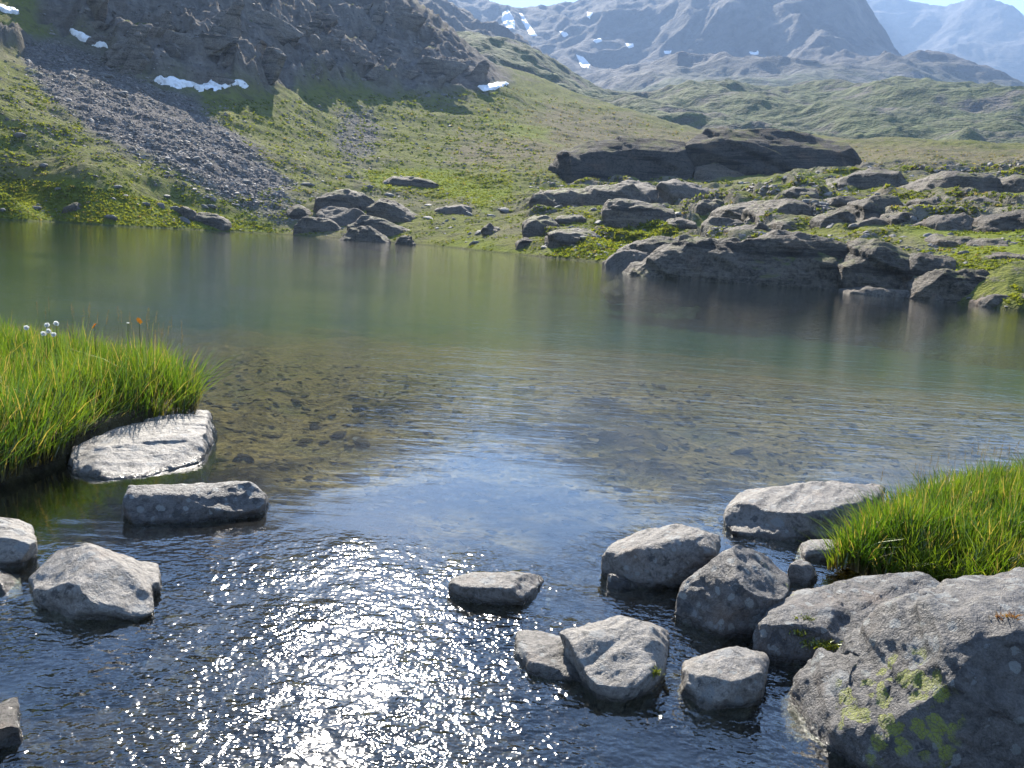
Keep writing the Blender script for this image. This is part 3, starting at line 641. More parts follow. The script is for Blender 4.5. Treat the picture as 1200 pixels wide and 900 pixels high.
# ================================================================== SNOW
m = NT("old_snow"); o = m.pos()
M_snow = m.done(m.bsdf(m.mix(m.ramp(m.noise(o, .8, 4), .4, .7), (.85, .86, .87), (.58, .56, .53)), .7, m.bump(m.noise(o, 1.2, 4), .3), .3))
def snow(poly, field, label, thick):
    poly = [(float(a), float(b)) for a, b in poly]
    xs = [p[0] for p in poly]; ys = [p[1] for p in poly]; st = max(.4, min((max(xs) - min(xs)) / 46, (max(ys) - min(ys)) / 8))
    gx, gy = np.meshgrid(np.arange(min(xs) - st, max(xs) + 2 * st, st), np.arange(min(ys) - st, max(ys) + 2 * st, st))
    jx_ = fbm(xyz(gx / 16, gy / 9, 0 * gx), 3, 15); mk = poly_mask(gx + 5 * jx_ * min(1, st), gy + 5 * jx_ * min(1, st), poly, st * 1.5); p = field.hit(gx.ravel(), gy.ravel(), 1).reshape(*gx.shape, 3)
    p[..., 2] += thick * (2.2 * mk - 1.0) + thick * .3 * fbm(xyz(gx / 9, gy / 5, 0 * gx), 3, 5)
    keep = (mk > .02) & np.isfinite(p[..., 2]); f = grid_faces(*gx.shape); R_ = np.hypot(p[..., 0], p[..., 1]).ravel()
    f = f[keep.ravel()[f].all(1)]
    rf = R_[f]; f = f[(rf.max(1) - rf.min(1)) < .06 * rf.mean(1)]
    if not len(f): return
    used = np.unique(f); mp_ = -np.ones(gx.size, int); mp_[used] = np.arange(len(used)); v = p.reshape(-1, 3)[used]; f = mp_[f]
    me = mesh_np('snow_patch', v, f[:, ::-1]); b = base_of(me); origin_to(me, b)
    tag(link('snow_patch', me, M_snow, loc=b), label, 'snow patch', 'snow patches left in the mountains')
snow([(177,93),(200,91),(235,99),(262,97),(285,95),(291,100),(270,104),(240,106),(215,104),(195,101)], T, 'widest white snow patch, at the foot of the dark cliff above the scree', .5)
snow([(80,34),(95,40),(112,48),(125,53),(128,58),(112,55),(96,48),(86,42)], T, 'slanting snow streak high at the left foot of the dark cliff', .5)
snow([(131,58),(142,61),(142,64),(133,62)], T, 'tiny snow scrap at the lower end of the slanting streak', .4)
snow([(-6,7),(8,9),(22,14),(20,17),(6,14),(-6,11)], T, 'thin snow strip in the upper left corner', .5)
snow([(560,103),(570,99),(583,97),(596,97),(593,101),(578,104),(566,106)], T, 'snow patch under the right end of the dark cliff', .45)
for pl, lb in (([(588,14),(596,12),(603,22),(603,33),(594,34),(589,26)], 'tall snow gully just under the dip of the far ridge'),
               ([(609,16),(613,17),(623,33),(630,42),(622,42),(614,30)], 'narrow snow streak right of the tall gully'),
               ([(655,36),(664,38),(667,42),(659,43)], 'snow patch under the far ridge right of the gullies'),
               ([(695,48),(704,45),(706,48),(699,51)], 'small snow spot in the middle of the far corrie'),
               ([(675,64),(683,66),(692,76),(690,80),(680,77)], 'bright slanting snow patch at the foot of the corrie'),
               ([(733,52),(742,51),(742,54),(736,56)], 'small oval snow spot right of the corrie'),
               ([(777,59),(788,60),(787,63),(779,63)], 'round snow spot farthest right in the corrie'),
               ([(878,61),(889,60),(888,64),(880,64)], 'single snow spot on the hazy right flank of the mountain'),
               ([(688,14),(695,15),(691,22),(688,20)], 'faint snow mark high on the far ridge')):
    snow(pl, Ms, lb, 1.2)

# ================================================================== FOREGROUND ROCKS
M_rock = rock_mat("stream_rock", (.060, .053, .046), (.175, .157, .136), .55, .45, 0, True, .62, .45)
M_rock_pale = rock_mat("pale_stream_rock", (.095, .085, .072), (.245, .222, .192), .5, .35, 0, True, .62, .45)
M_rock_big = rock_mat("lichen_boulder_rock", (.044, .040, .037), (.120, .110, .100), .8, .6, .55, True, .62, .45)
_yb = float(W(985, 895)[1])
M_rock_giant = rock_mat("yellow_lichen_boulder", (.044, .040, .037), (.120, .110, .100), .8, .6, .55, True, .62, .45, yspots=[(*P(1050, 832, _yb + .05), .20), (*P(1022, 850, _yb + .03), .12), (*P(1200, 790, _yb + .05), .08)])
M_rock_wet = rock_mat("wet_brown_rock", (.026, .021, .016), (.065, .054, .043), .5, .2, 0, True, .35, .5)
def fg(label, lumps, seed, vox=.009, mat=None, name='boulder', cat='rock', chips=6, rough=1.1, strata=None, smooth=0, chipdepth=.14, bulge=.01, frac=1.0, foli=.55):
    parts = []
    for L in lumps:
        wl, top, depth = L[:3]; wp = W(np.array([p[0] for p in wl], float), np.array([p[1] for p in wl], float)); Y0 = L[3] if len(L) > 3 else float(wp[:, 1].min())
        pts_ = [p for p in wp] + [p + np.array([0, .02, -.16]) for p in wp]
        bk = wp.copy(); yb_ = np.maximum(bk[:, 1], Y0) + depth; bk[:, 0] *= yb_ / bk[:, 1]; bk[:, 1] = yb_;  pts_ += [p + np.array([0, 0, -.16]) for p in bk] + [p + np.array([0, -.1 * depth, .02]) for p in bk]
        pts_ += [P(a, b, Y0 + d) for a, b, d in top]
        parts.append(np.array(pts_))
    me = rock_mesh(parts, vox, seed, chips, rough, strata, smooth, bulge, chipdepth, frac, foli)
    return put_rock(name, me, mat or M_rock, label, cat)
ST = ((.3, -.5, .8), .045, .008)
fg('long flat blue grey stone lying in the water below the left grass bank', [([(140,602),(160,614),(230,612),(300,602),(313,592)], [(139,580,.10),(160,572,.2),(215,570,.26),(290,566,.32),(309,579,.22)], .42)], 501, .010, M_rock_big, rough=1.0, bulge=.03)
fg('peaked sunlit boulder standing in the stream on the left', [([(40,716),(80,725),(140,724),(180,710)], [(87,631,.30),(46,668,.16),(42,694,.02),(70,696,0),(128,692,.0),(130,652,.28),(150,682,.06),(176,706,.02)], .42),
   ([(150,702),(186,688)], [(140,662,.38),(165,672,.3),(188,681,.25)], .3, float(W(100,724)[1]))], 502, .009, M_rock_pale)
fg('rounded pale boulder cut by the left edge beside the peaked one', [([(-40,664),(10,662),(40,642)], [(-40,606,.22),(0,611,.22),(25,622,.2),(42,634,.12),(0,632,.02),(30,641,.0)], .35)], 503, .009, M_rock_pale)
fg('small wet stone cut by the left edge under the rounded boulder', [([(-20,698),(12,696),(25,688)], [(-20,668,.12),(8,668,.12),(20,679,.06)], .18)], 504, .008, M_rock_wet, name='stone')
fg('low wet brown rock in the bottom left corner', [([(-40,895),(12,884),(25,864)], [(-40,838,.12),(5,842,.12),(16,855,.05)], .2)], 505, .008, M_rock_wet)
fg('dark low rock with bright rim alone in the middle of the stream', [([(532,700),(560,708),(610,707),(639,697)], [(526,682,.10),(560,672,.18),(600,671,.18),(636,683,.12),(545,688,.01),(620,689,.01)], .22)], 506, .008, rough=1.0)
fg('thin flat slab awash beside the squarish grey rock', [([(602,768),(622,795),(688,800)], [(610,770,.06),(630,760,.14),(668,748,.24),(690,765,.2),(645,788,.0)], .25)], 507, .008, M_rock, rough=1.0)
fg('squarish flat topped grey rock in mid stream with yellow tuft', [([(688,800),(700,815),(722,822),(757,813),(778,786)], [(655,738,.30),(674,727,.34),(720,719,.36),(766,737,.28),(779,768,.12),(688,776,.05),(700,797,0),(746,801,0),(667,752,.22)], .36)], 508, .008, M_rock_pale)
fg('wedge shaped rock with white top and dark front in the water', [([(716,682),(760,690),(810,686),(840,664)], [(691,645,.22),(714,659,.07),(735,646,.09),(788,631,.12),(836,626,.14),(790,615,.34),(720,632,.32),(838,645,.05)], .45)], 509, .009)
fg('little pointed stone at the foot of the wedge shaped rock', [([(711,688),(722,694),(747,690)], [(716,670,.06),(728,674,.05),(742,684,.03)], .1)], 510, .007, M_rock_wet, name='stone')
fg('upright boulder with round lichen spots and a dark right side', [([(794,735),(830,748),(890,748),(916,724)], [(881,632,.34),(868,637,.34),(800,677,.16),(793,691,.07),(850,684,.06),(888,690,.05),(890,650,.26),(918,667,.26),(925,690,.16)], .45)], 511, .009, M_rock_big)
fg('smooth pale boulder in front of the big lichen boulder', [([(794,826),(812,834),(870,829),(894,815)], [(799,791,.12),(830,766,.22),(864,757,.24),(890,771,.18),(895,795,.06),(830,801,.03),(800,814,0)], .32)], 512, .008, M_rock_pale, rough=1.0)
fg('ridged sunlit boulder behind the big lichen boulder with mossy gap', [([(884,765),(930,778),(1010,785)], [(882,745,.02),(900,716,.20),(960,688,.42),(985,705,.28),(940,735,.06),(965,742,.04)], .6),
   ([(930,775),(1010,785),(1080,770)], [(960,690,.42),(1035,666,.62),(1098,670,.64),(1112,682,.55),(1060,702,.34),(975,718,.22),(1000,742,.1)], .7)], 513, .011, M_rock_big, name='boulder')
_yb = float(W(985, 895)[1])
fg('biggest boulder, yellow green lichen on its shaded face, bottom right', [
   ([(985,893),(1040,918),(1330,950)], [(972,776,.12),(1000,758,.15),(1060,738,.10),(1120,724,.06),(1205,742,.0),(1330,760,-.05),(1012,737,.24),(1060,706,.42),(1110,683,.66),(1140,676,.80),(1205,667,.98),(1330,655,1.0)], 1.1, _yb),
   ([(905,815),(940,842),(985,893),(1040,915)], [(903,769,.30),(917,763,.34),(960,762,.28),(1000,760,.20),(955,775,.20),(1010,790,.05)], .34, _yb)], 514, .011, M_rock_giant, chips=6, rough=1.1, frac=1.1, foli=.7)
fg('broad low flat rock at the mouth of the lake on the right', [([(852,622),(890,636),(945,645),(1000,626),(1026,610)], [(849,606,.22),(875,583,.5),(905,573,.62),(960,565,.75),(1000,570,.72),(1026,586,.5),(858,613,.1),(925,630,.03),(980,619,.08),(1015,604,.24)], .85)], 515, .013, rough=1.0)
fg('small bright stone between flat rock and grass', [([(932,657),(960,660),(986,650)], [(930,646,.05),(945,634,.16),(975,633,.16),(985,642,.08)], .25)], 516, .008, M_rock_pale, name='stone')
fg('small rounded stone behind the small bright stone', [([(958,632),(980,634),(996,628)], [(958,622,.08),(972,615,.14),(990,618,.12)], .2)], 517, .009, name='stone')
fg('small dark layered stone under the small bright stone', [([(920,682),(940,688),(957,682)], [(920,664,.06),(935,656,.14),(956,662,.1)], .2)], 518, .008, name='stone')
fg('dark knobbly rock between flat rock and the grass bank', [([(1025,608),(1060,613),(1082,605)], [(1026,590,.1),(1050,585,.2),(1078,594,.16)], .35)], 519, .011)
fg('bright white slab at the far tip of the right grass bank', [([(1072,592),(1120,596),(1165,586)], [(1078,581,.12),(1112,567,.4),(1165,560,.55)], .7)], 520, .013, M_rock_pale, rough=1.0)
fg('white sunlit slab with dark left side under the left grass bank', [([(84,556),(130,563),(166,560),(236,541),(251,520)], [(121,501,.92),(150,493,1.1),(212,491,1.25),(240,504,.85),(88,530,.22),(140,522,.5)], 1.3)], 521, .012, M_rock_pale, rough=1.0)


# ================================================================== STONES UNDER THE WATER
def proto(seed, vox, flat=.5, n=16, chips=14):
    g = np.random.default_rng(seed); p = g.normal(size=(n, 3)); p /= np.linalg.norm(p, axis=1)[:, None]; p *= np.array([.5, .42, .5 * flat]) * (.8 + .3 * g.random((n, 1)))
    return rock_mesh([p], vox, seed, chips, .55)
M_bedstone = rock_mat("bed_stone", (.018, .015, .011), (.066, .057, .042), .5, .2, 0, False, .9, 0.0)
PB = [proto(600 + k, .055, .38) for k in range(6)]
def spot_free(x, y): return True
g = np.random.default_rng(99); n_ = 0; placed = []
for k in range(1500):
    if n_ >= 110: break
    Y = 2.0 + 7.5 * g.random() ** 1.1; X = g.uniform(-.62, .62) * Y; s = (.10 + .32 * g.random() ** 2) * (0.7 + Y * .09) * (.55 if Y > 5.2 else 1)
    if any((X - a) ** 2 + (Y - b) ** 2 < (.42 * (s + c)) ** 2 for a, b, c in placed): continue
    placed.append((X, Y, s)); zb = float(bed_z(np.array([X]), np.array([Y]))[0])
    o = link('submerged_stone', PB[n_ % 6], M_bedstone, loc=(X, Y, min(zb + .04 * s, -.22 * s - .015)))
    o.rotation_euler = (g.normal() * .12, g.normal() * .12, g.uniform(0, 6.28)); o.scale = (s * g.uniform(.8, 1.5), s, s * g.uniform(.6, 1.0)); n_ += 1
    tag(o, 'brownish flat stone lying on the bed under clear shallow water', 'stone', 'stones under the clear shallow water')

def scatter_mesh(name, protos, pos, scale, rotz, tilt=None, tint=None, squash=None):
    """many small copies joined in one mesh (stuff)"""
    vs_, fs_, at_ = [], [], []; base = 0
    which = rng.integers(0, len(protos), len(pos))
    for k, (pv, pf) in enumerate(protos):
        sel = which == k
        if not sel.any(): continue
        c, s_ = np.cos(rotz[sel]), np.sin(rotz[sel]); sc = scale[sel]
        q = pv[None] * (sc[:, None, None] if sc.ndim == 1 else sc[:, None, :])
        x = q[..., 0] * c[:, None] - q[..., 1] * s_[:, None]; y = q[..., 0] * s_[:, None] + q[..., 1] * c[:, None]
        v = np.stack([x, y, q[..., 2]], -1) + pos[sel][:, None, :]; n = len(v); nv = len(pv)
        vs_.append(v.reshape(-1, 3)); fs_.append((pf[None] + (np.arange(n) * nv)[:, None, None] + base).reshape(-1, pf.shape[1])); base += n * nv
        if tint is not None: at_.append(np.repeat(tint[sel], nv))
    me = mesh_np(name, np.concatenate(vs_), np.concatenate(fs_), smooth=False)
    if tint is not None: attr(me, 'tint', np.concatenate(at_))
    return me
def lowpoly(seed, n, flat):
    g = np.random.default_rng(seed); p = g.normal(size=(n, 3)); p /= np.linalg.norm(p, axis=1)[:, None]; p *= np.array([.5, .4, .5 * flat]) * (.75 + .4 * g.random((n, 1)))
    me = hull_mesh(p); v, _ = co_no(me); f = np.array([list(t.vertices) for t in me.polygons]); return v, f
LP = [lowpoly(700 + k, 13, .75) for k in range(8)]; LPf = [lowpoly(720 + k, 12, .45) for k in range(6)]
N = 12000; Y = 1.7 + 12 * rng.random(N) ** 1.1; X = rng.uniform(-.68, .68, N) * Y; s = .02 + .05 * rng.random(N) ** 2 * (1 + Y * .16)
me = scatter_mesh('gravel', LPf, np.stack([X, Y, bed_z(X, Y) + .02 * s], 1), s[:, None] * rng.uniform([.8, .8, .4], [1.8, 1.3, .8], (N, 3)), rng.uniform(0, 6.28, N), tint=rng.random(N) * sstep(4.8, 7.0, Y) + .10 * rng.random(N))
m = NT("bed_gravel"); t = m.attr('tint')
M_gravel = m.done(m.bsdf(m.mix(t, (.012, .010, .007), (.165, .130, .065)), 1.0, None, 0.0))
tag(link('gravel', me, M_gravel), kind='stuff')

# ================================================================== BANKS AND GRASS
m = NT("peaty_soil"); o = m.pos()
M_soil = m.done(m.bsdf(m.mix(m.ramp(m.noise(o, 9, 5), .35, .65), (.022, .017, .010), (.06, .05, .025)), .95, m.bump(m.noise(o, 30, 4), .03), .1))
def bank(points, vox, seed, name='bank'):
    me = rock_mesh([np.array(points)], vox, seed, chips=8, rough=.8); b = base_of(me); origin_to(me, b)
    return tag(link(name, me, M_soil, loc=b), kind='structure')
def ring(pl, z0, z1, shrink=.86):
    pl = np.array(pl, float); c = pl.mean(0); L = [(x, y, z0) for x, y in pl]; L += [((x - c[0]) * shrink + c[0], (y - c[1]) * shrink + c[1], z1) for x, y in pl]; return L
left_pl = [tuple(W(-60, 600)[:2]), tuple(W(40, 560)[:2]), tuple(W(120, 520)[:2] + np.array([0, .1])), tuple(W(228, 498)[:2]), tuple(W(232, 478)[:2]), tuple(W(130, 452)[:2]), (-6.5, 9.2), (-7.5, 6.5), (-5.2, 4.6)]
bank(ring(left_pl, -.35, .20, .90), .03, 801)
right_pl = [tuple(W(968, 672)[:2]), tuple(W(1040, 690)[:2]), tuple(W(1200, 720)[:2]), (3.6, 3.4), (4.6, 5.2), tuple(W(1230, 572)[:2]), tuple(W(1130, 592)[:2]), tuple(W(1030, 625)[:2])]
bank(ring(right_pl, -.35, .13, .92), .03, 802)

def blades(base, height, width, lean, seed, dry=.06, curl=.45, dirn=None):
    """base (n,3) -> vertices and triangles of n tapered bent blades, plus a tint"""
    g = np.random.default_rng(seed); n = len(base); th = g.uniform(0, 6.283, n)
    ld = np.stack([np.cos(th), np.sin(th), 0 * th], 1)
    if dirn is not None: ld = ld * .75 + dirn; ld /= np.linalg.norm(ld, axis=1)[:, None] + 1e-6
    th2 = g.uniform(0, 6.283, n); sd_ = np.stack([np.cos(th2), np.sin(th2), 0 * th2], 1)
    L = np.minimum(np.abs(lean * (0.3 + g.gamma(2.0, .5, n))), 1.15); V = []
    for t, wd in ((0, 1.0), (.36, .92), (.70, .62), (1.0, 0)):
        c = base + np.array([0, 0, 1.0]) * (height * (t - curl * L * t * t * .5))[:, None] + ld * (height * L * t ** 1.7)[:, None]
        if wd > 0: V += [c - sd_ * (width * wd * .5)[:, None], c + sd_ * (width * wd * .5)[:, None]]
        else: V.append(c)
    V = np.stack(V, 1); f = np.array([(0,1,3),(0,3,2),(2,3,5),(2,5,4),(4,5,6)]); F_ = f[None] + (np.arange(n) * 7)[:, None, None]
    dr = g.random(n) < dry; tv = np.array([0, 0, .3, .3, .55, .55, .65]); tint = np.where(dr[:, None], .9, tv[None] + g.normal(0, .03, (n, 1)) ); tint[~dr] = np.minimum(tint[~dr], .7)
    return V.reshape(-1, 3), F_.reshape(-1, 3), tint.ravel()
M_grass = leaf_mat("bank_grass", (.060, .125, .012), (.115, .175, .016), 3.0, .6, 'tint')
def fill_poly(pl, n, seed):
    g = np.random.default_rng(seed); pl = np.array(pl); lo, hi = pl.min(0), pl.max(0); out = []
    while sum(len(a) for a in out) < n:
        q = g.uniform(lo, hi, (n * 2, 2)); out.append(q[in_poly(q[:, 0], q[:, 1], [tuple(p) for p in pl])])
    return np.concatenate(out)[:n]
def turf(name, pl, n, hfun, seed, z, label, edge=.25):
    q = fill_poly(pl, n, seed); c = np.array(pl).mean(0); pp = xyz(q[:, 0], q[:, 1], 0 * q[:, 0])
    clump = fbm(pp / .22, 3, seed); keep = clump > -.42; q, clump, pp = q[keep], clump[keep], pp[keep]
    # distance to the edge: blades at the rim droop outwards and start lower
    d = np.full(len(q), 9.0); nrm = np.zeros((len(q), 2)); P_ = np.array(pl)
    for i in range(len(P_)):
        a, b = P_[i - 1], P_[i]; t = np.clip(((q - a) @ (b - a)) / ((b - a) @ (b - a)), 0, 1); v = q - a - t[:, None] * (b - a); dd = np.hypot(*v.T)
        s_ = dd < d; d[s_] = dd[s_]; nrm[s_] = -v[s_] / (dd[s_, None] + 1e-6)
    rim = sstep(edge, 0, d); base = np.stack([q[:, 0], q[:, 1], z * (1 - .75 * rim) + .04 * clump], 1)
    h = hfun(q) * (.55 + .75 * np.random.default_rng(seed + 1).random(len(q))) * (1 + .35 * clump)
    out = np.concatenate([nrm * (1.1 * rim)[:, None], np.zeros((len(q), 1))], 1)
    g2 = np.random.default_rng(seed + 2); wd = g2.uniform(.0045, .0095, len(q)); sw = np.stack([.35 * fbm(pp / .6, 2, seed + 5), .35 * fbm(pp / .6, 2, seed + 6), 0 * h], 1)
    v, f, t = blades(base, h, wd, .17 + .22 * rim + .25 * (g2.random(len(q)) < .12), seed + 3, .12, dirn=out * .7 + sw)
    me = mesh_np(name, v, f); attr(me, 'tint', t); attr(me, 'hue', np.repeat(np.clip(.5 + .9 * fbm(pp / .35, 3, seed + 8) + .22 * g2.normal(size=len(q)), 0, 1), 7))
    return tag(link(name, me, M_grass), label, None, None, 'stuff')
turf('grass', left_pl, 42000, lambda q: .30 + .09 * sstep(-3.6, -2.4, q[:, 0]), 811, .19, 'tall bright green grass on the left bank')
turf('grass', right_pl, 36000, lambda q: .21 + 0 * q[:, 0], 821, .12, 'bright green grass on the right bank')
# ================================================================== SLOPE: BOULDERS, SCREE, TUSSOCKS
m = NT("scree_stone"); o = m.pos(); t = m.attr('tint')
col = m.mix(t, (.085, .078, .072), (.27, .25, .23)); col = m.mix(m.ramp(m.noise(o, 1.7, 4), .45, .65, 0, .6), col, (.12, .10, .085))
M_scree = m.done(m.bsdf(col, .8, None, .3))
def sample_px(poly, n, seed):
    q = fill_poly(poly, n, seed); h = T.hit(q[:, 0], q[:, 1], 2); ok = np.isfinite(h[:, 2]) & (h[:, 2] > .15); return q[ok], h[ok]
P_scree = [(30,50),(62,46),(112,66),(180,100),(230,118),(262,150),(305,182),(345,214),(330,228),(262,232),(232,214),(180,186),(120,160),(62,118),(28,84)]
P_left = [(0,110),(0,256),(300,272),(480,284),(640,302),(720,308),(700,220),(640,190),(600,130),(590,105),(380,112),(230,120),(300,180),(340,215),(260,232),(120,162),(30,90)]
P_right = [(640,300),(620,215),(700,205),(860,212),(1000,196),(1200,190),(1200,358),(1000,338),(720,308)]
P_moor = [(590,100),(700,122),(810,155),(1000,172),(1200,182),(1200,200),(1000,200),(700,215),(560,200)]
P_crag = [(40,5),(60,40),(180,92),(300,100),(430,98),(500,108),(590,96),(480,4)]
allp, alls = [], []
for poly, n, lo, hi, sd_ in ((P_scree, 7000, 1.4, 5.0, 1), ([(120,150),(262,150),(350,216),(330,240),(262,240),(180,200)], 900, 3, 9, 8), ([(0,60),(110,60),(260,130),(400,225),(330,245),(230,235),(100,185),(0,130)], 2600, 1.2, 4.5, 9), ([(330,130),(450,125),(470,190),(380,215),(330,190)], 900, 1.2, 4.5, 10), ([(275,245),(300,225),(345,228),(375,258),(330,264)], 600, 1.5, 5, 2), ([(395,130),(440,128),(440,182),(400,190)], 500, 1.5, 4.5, 3),
                       (P_left, 4600, 1.2, 5.0, 4), (P_right, 5600, 2.0, 10.0, 5), (P_moor, 900, 1.0, 3.2, 6), (P_crag, 900, 1.5, 6, 7)):
    q, h = sample_px(poly, n, 900 + sd_); g = np.random.default_rng(950 + sd_)
    if sd_ in (4, 5, 6): k = fbm(h / 9, 3, 960 + sd_) > (.0 if sd_ != 6 else .1); q, h = q[k], h[k]
    r = np.hypot(h[:, 0], h[:, 1]); s_ = (lo + (hi - lo) * g.random(len(h)) ** (1.9 if sd_ == 5 else 2.6)) * r / F
    allp.append(h - np.array([0, 0, .12]) * s_[:, None]); alls.append(s_)
pos = np.concatenate(allp); sc = np.concatenate(alls); n = len(pos)
me = scatter_mesh('scree', LP, pos, sc[:, None] * rng.uniform([.9, .9, .6], [1.6, 1.3, 1.1], (n, 3)), rng.uniform(0, 6.28, n), tint=rng.random(n) ** 1.5)
tag(link('scree', me, M_scree), 'loose grey scree and small stones strewn over the slopes', kind='stuff')
# boulders that can be told from the scree
M_boulder = rock_mat("hillside_boulder", (.075, .070, .066), (.20, .19, .175), 2.0, .35, 0, False, .75, .3)
M_cragb = rock_mat("cliff_rock", (.10, .092, .082), (.23, .206, .18), 6.0, 0, 0, wet=False, rough=.85, spec=.1, turf=True)
PH = [proto(1000 + k, .075, .75, 11, 6) for k in range(6)]
def crag_proto(seed):
    g = np.random.default_rng(seed); L = []
    for k in range(4):
        c = g.uniform([-.35, -.1, -.3], [.35, .1, .15]); e = g.uniform([.12, .12, .25], [.3, .2, .6]); q = (g.integers(0, 2, (12, 3)) * 2 - 1) * g.uniform(.55, 1.0, (12, 3)) * e + c; q[:, 0] += .25 * q[:, 2]; L.append(q)
    return rock_mesh(L, .035, seed, 5, .5, ((.4, 0, 1), .12, .02), 0, .03, .1, 2.4)
PC = [crag_proto(1050 + k) for k in range(5)]
g = np.random.default_rng(1010)
zones = [([(70,10),(110,55),(230,98),(330,95),(430,92),(520,100),(580,92),(480,10)], 58, 'rock buttress jutting from the dark cliff', 'buttresses of the dark cliff'), (P_scree, 40, 'grey boulder lying among the scree under the dark cliff', 'boulders in the scree'),
         ([(0,160),(0,250),(200,262),(330,270),(300,235),(200,200),(60,150)], 26, 'boulder half sunk in the green slope below the scree', 'boulders on the green slope below the scree'),
         ([(340,215),(480,200),(600,250),(640,295),(480,280),(500,260),(440,225)], 34, 'boulder on the far shore meadow around the layered crag', 'boulders on the far shore meadow'),
         ([(380,112),(590,108),(600,190),(430,198),(340,180)], 26, 'boulder on the grassy slope under the cliff end', 'boulders under the cliff end'),
         ([(620,240),(860,240),(860,270),(700,300),(640,298)], 30, 'boulder among the broken rocks above the green bank', 'boulders above the green bank'),
         ([(860,225),(1200,215),(1200,340),(1130,310),(1000,268),(870,265)], 56, 'weathered boulder on the rocky right hand slope', 'boulders on the right hand slope'),
         ([(1100,348),(1200,352),(1200,362),(1100,354)], 9, 'lakeside stone in the row at the right hand waterline', 'stones along the right hand waterline')]
ONES = 'first second third fourth fifth sixth seventh eighth ninth tenth eleventh twelfth thirteenth fourteenth fifteenth sixteenth seventeenth eighteenth nineteenth'.split()
TENS = {2: ('twentieth', 'twenty'), 3: ('thirtieth', 'thirty'), 4: ('fortieth', 'forty'), 5: ('fiftieth', 'fifty'), 6: ('sixtieth', 'sixty')}
def ordinal(k): return ONES[k - 1] if k < 20 else (TENS[k // 10][0] if k % 10 == 0 else TENS[k // 10][1] + ' ' + ONES[k % 10 - 1])
for zi, (poly, n, lb, gp) in enumerate(zones):
    q, h = sample_px(poly, n, 1020 + zi); od = np.argsort(q[:, 0]); q, h = q[od], h[od]; bi = 0
    for (a, b), p in zip(q, h):
        s_ = (7 + 13 * g.random() ** 2) * math.hypot(p[0], p[1]) / F * (.6 if zi == 4 else 2.3 if zi == 0 else 1)
        o = link('buttress' if zi == 0 else 'boulder', PC[int(g.integers(5))] if zi == 0 else PH[int(g.integers(6))], M_cragb if zi == 0 else M_boulder, loc=(p[0], p[1], p[2] - (-.02 if zi == 0 else .08) * s_)); o.rotation_euler = (g.normal() * .2, g.normal() * .2, g.uniform(0, 6.28))
        o.scale = (s_ * g.uniform(1, 1.5), s_ * g.uniform(.9, 1.2), s_ * g.uniform(.6, 1.0)); bi += 1; tag(o, lb + ', ' + ordinal(bi) + ' from left', 'rock' if zi == 0 else 'boulder', gp)
        if zi == 0: o.rotation_euler = (g.normal() * .1, .2 + g.normal() * .12, g.normal() * .35); o.scale = (s_ * g.uniform(1, 1.9), s_ * .9, s_ * g.uniform(.7, 1.2))
# tussocks: small fans of blades
def tuft(seed, n=9, spread=.5):
    g = np.random.default_rng(seed); V, Fc = [], []
    for k in range(n):
        a = g.uniform(0, 6.28); b = np.array([g.normal() * .22, g.normal() * .22, -.08]); d = np.array([math.cos(a) * spread, math.sin(a) * spread, g.uniform(.5, 1.0)]); s_ = np.array([-math.sin(a), math.cos(a), 0]) * g.uniform(.10, .2)
        V += [b - s_, b + s_, b + d * g.uniform(.7, 1.1)]; Fc.append((3 * k, 3 * k + 1, 3 * k + 2))
    return np.array(V), np.array(Fc)
TF = [tuft(1100 + k) for k in range(6)]
m = NT("tussock_grass"); o = m.pos(); t = m.attr('tint')
col = m.mix(t, (.090, .120, .024), (.175, .195, .030)); col = m.mix(m.ramp(t, .93, .95), col, (.20, .165, .09))
d = m.n("BsdfDiffuse", {'Color': col}).outputs[0]; tl = m.n("BsdfTranslucent", {'Color': m.mix(1.0, col, (1.3, 1.25, .5), 'MULTIPLY')}).outputs[0]
M_tuss = m.done(m.n("MixShader", {0: .65, 1: d, 2: tl}).outputs[0])
allp, alls, allt = [], [], []
for poly, n, lo, hi, sd_ in ((P_left, 15000, 1.5, 3.8, 1), (P_right, 13000, 1.8, 5.0, 2), (P_moor, 5000, 1.2, 2.6, 3), ([(425,200),(600,205),(600,245),(440,222)], 1800, 1.5, 3, 4), ([(-10,205),(150,225),(320,268),(320,276),(-10,256)], 3500, 1.6, 3.6, 5), ([(640,300),(700,268),(790,255),(800,270),(720,306)], 1600, 2, 6, 6)):
    q, h = sample_px(poly, n, 1200 + sd_); g = np.random.default_rng(1250 + sd_)
    c = fbm(h / 7, 3, 1260); c2 = fbm(h / 2.6, 3, 1261)
    k = (c2 > -.05) if sd_ < 4 else (c2 > -9); q, h, c = q[k], h[k], c[k]
    r = np.hypot(h[:, 0], h[:, 1]); s_ = (lo + (hi - lo) * g.random(len(h)) ** 2) * r / F
    t = np.clip(.35 + 1.1 * c + .2 * g.normal(size=len(h)) + (.35 if sd_ > 3 else 0), 0, .9); t[g.random(len(t)) < (.06 if sd_ != 3 else .5)] = 1.0
    allp.append(h); alls.append(s_); allt.append(t)
pos = np.concatenate(allp); sc = np.concatenate(alls); n = len(pos)
me = scatter_mesh('tussock_grass', TF, pos, sc[:, None] * rng.uniform([.9, .9, .5], [1.5, 1.5, .9], (n, 3)), rng.uniform(0, 6.28, n), tint=np.concatenate(allt))
tag(link('tussock_grass', me, M_tuss), 'tussocks of grass and low shrubs over the slopes round the lake', kind='stuff')

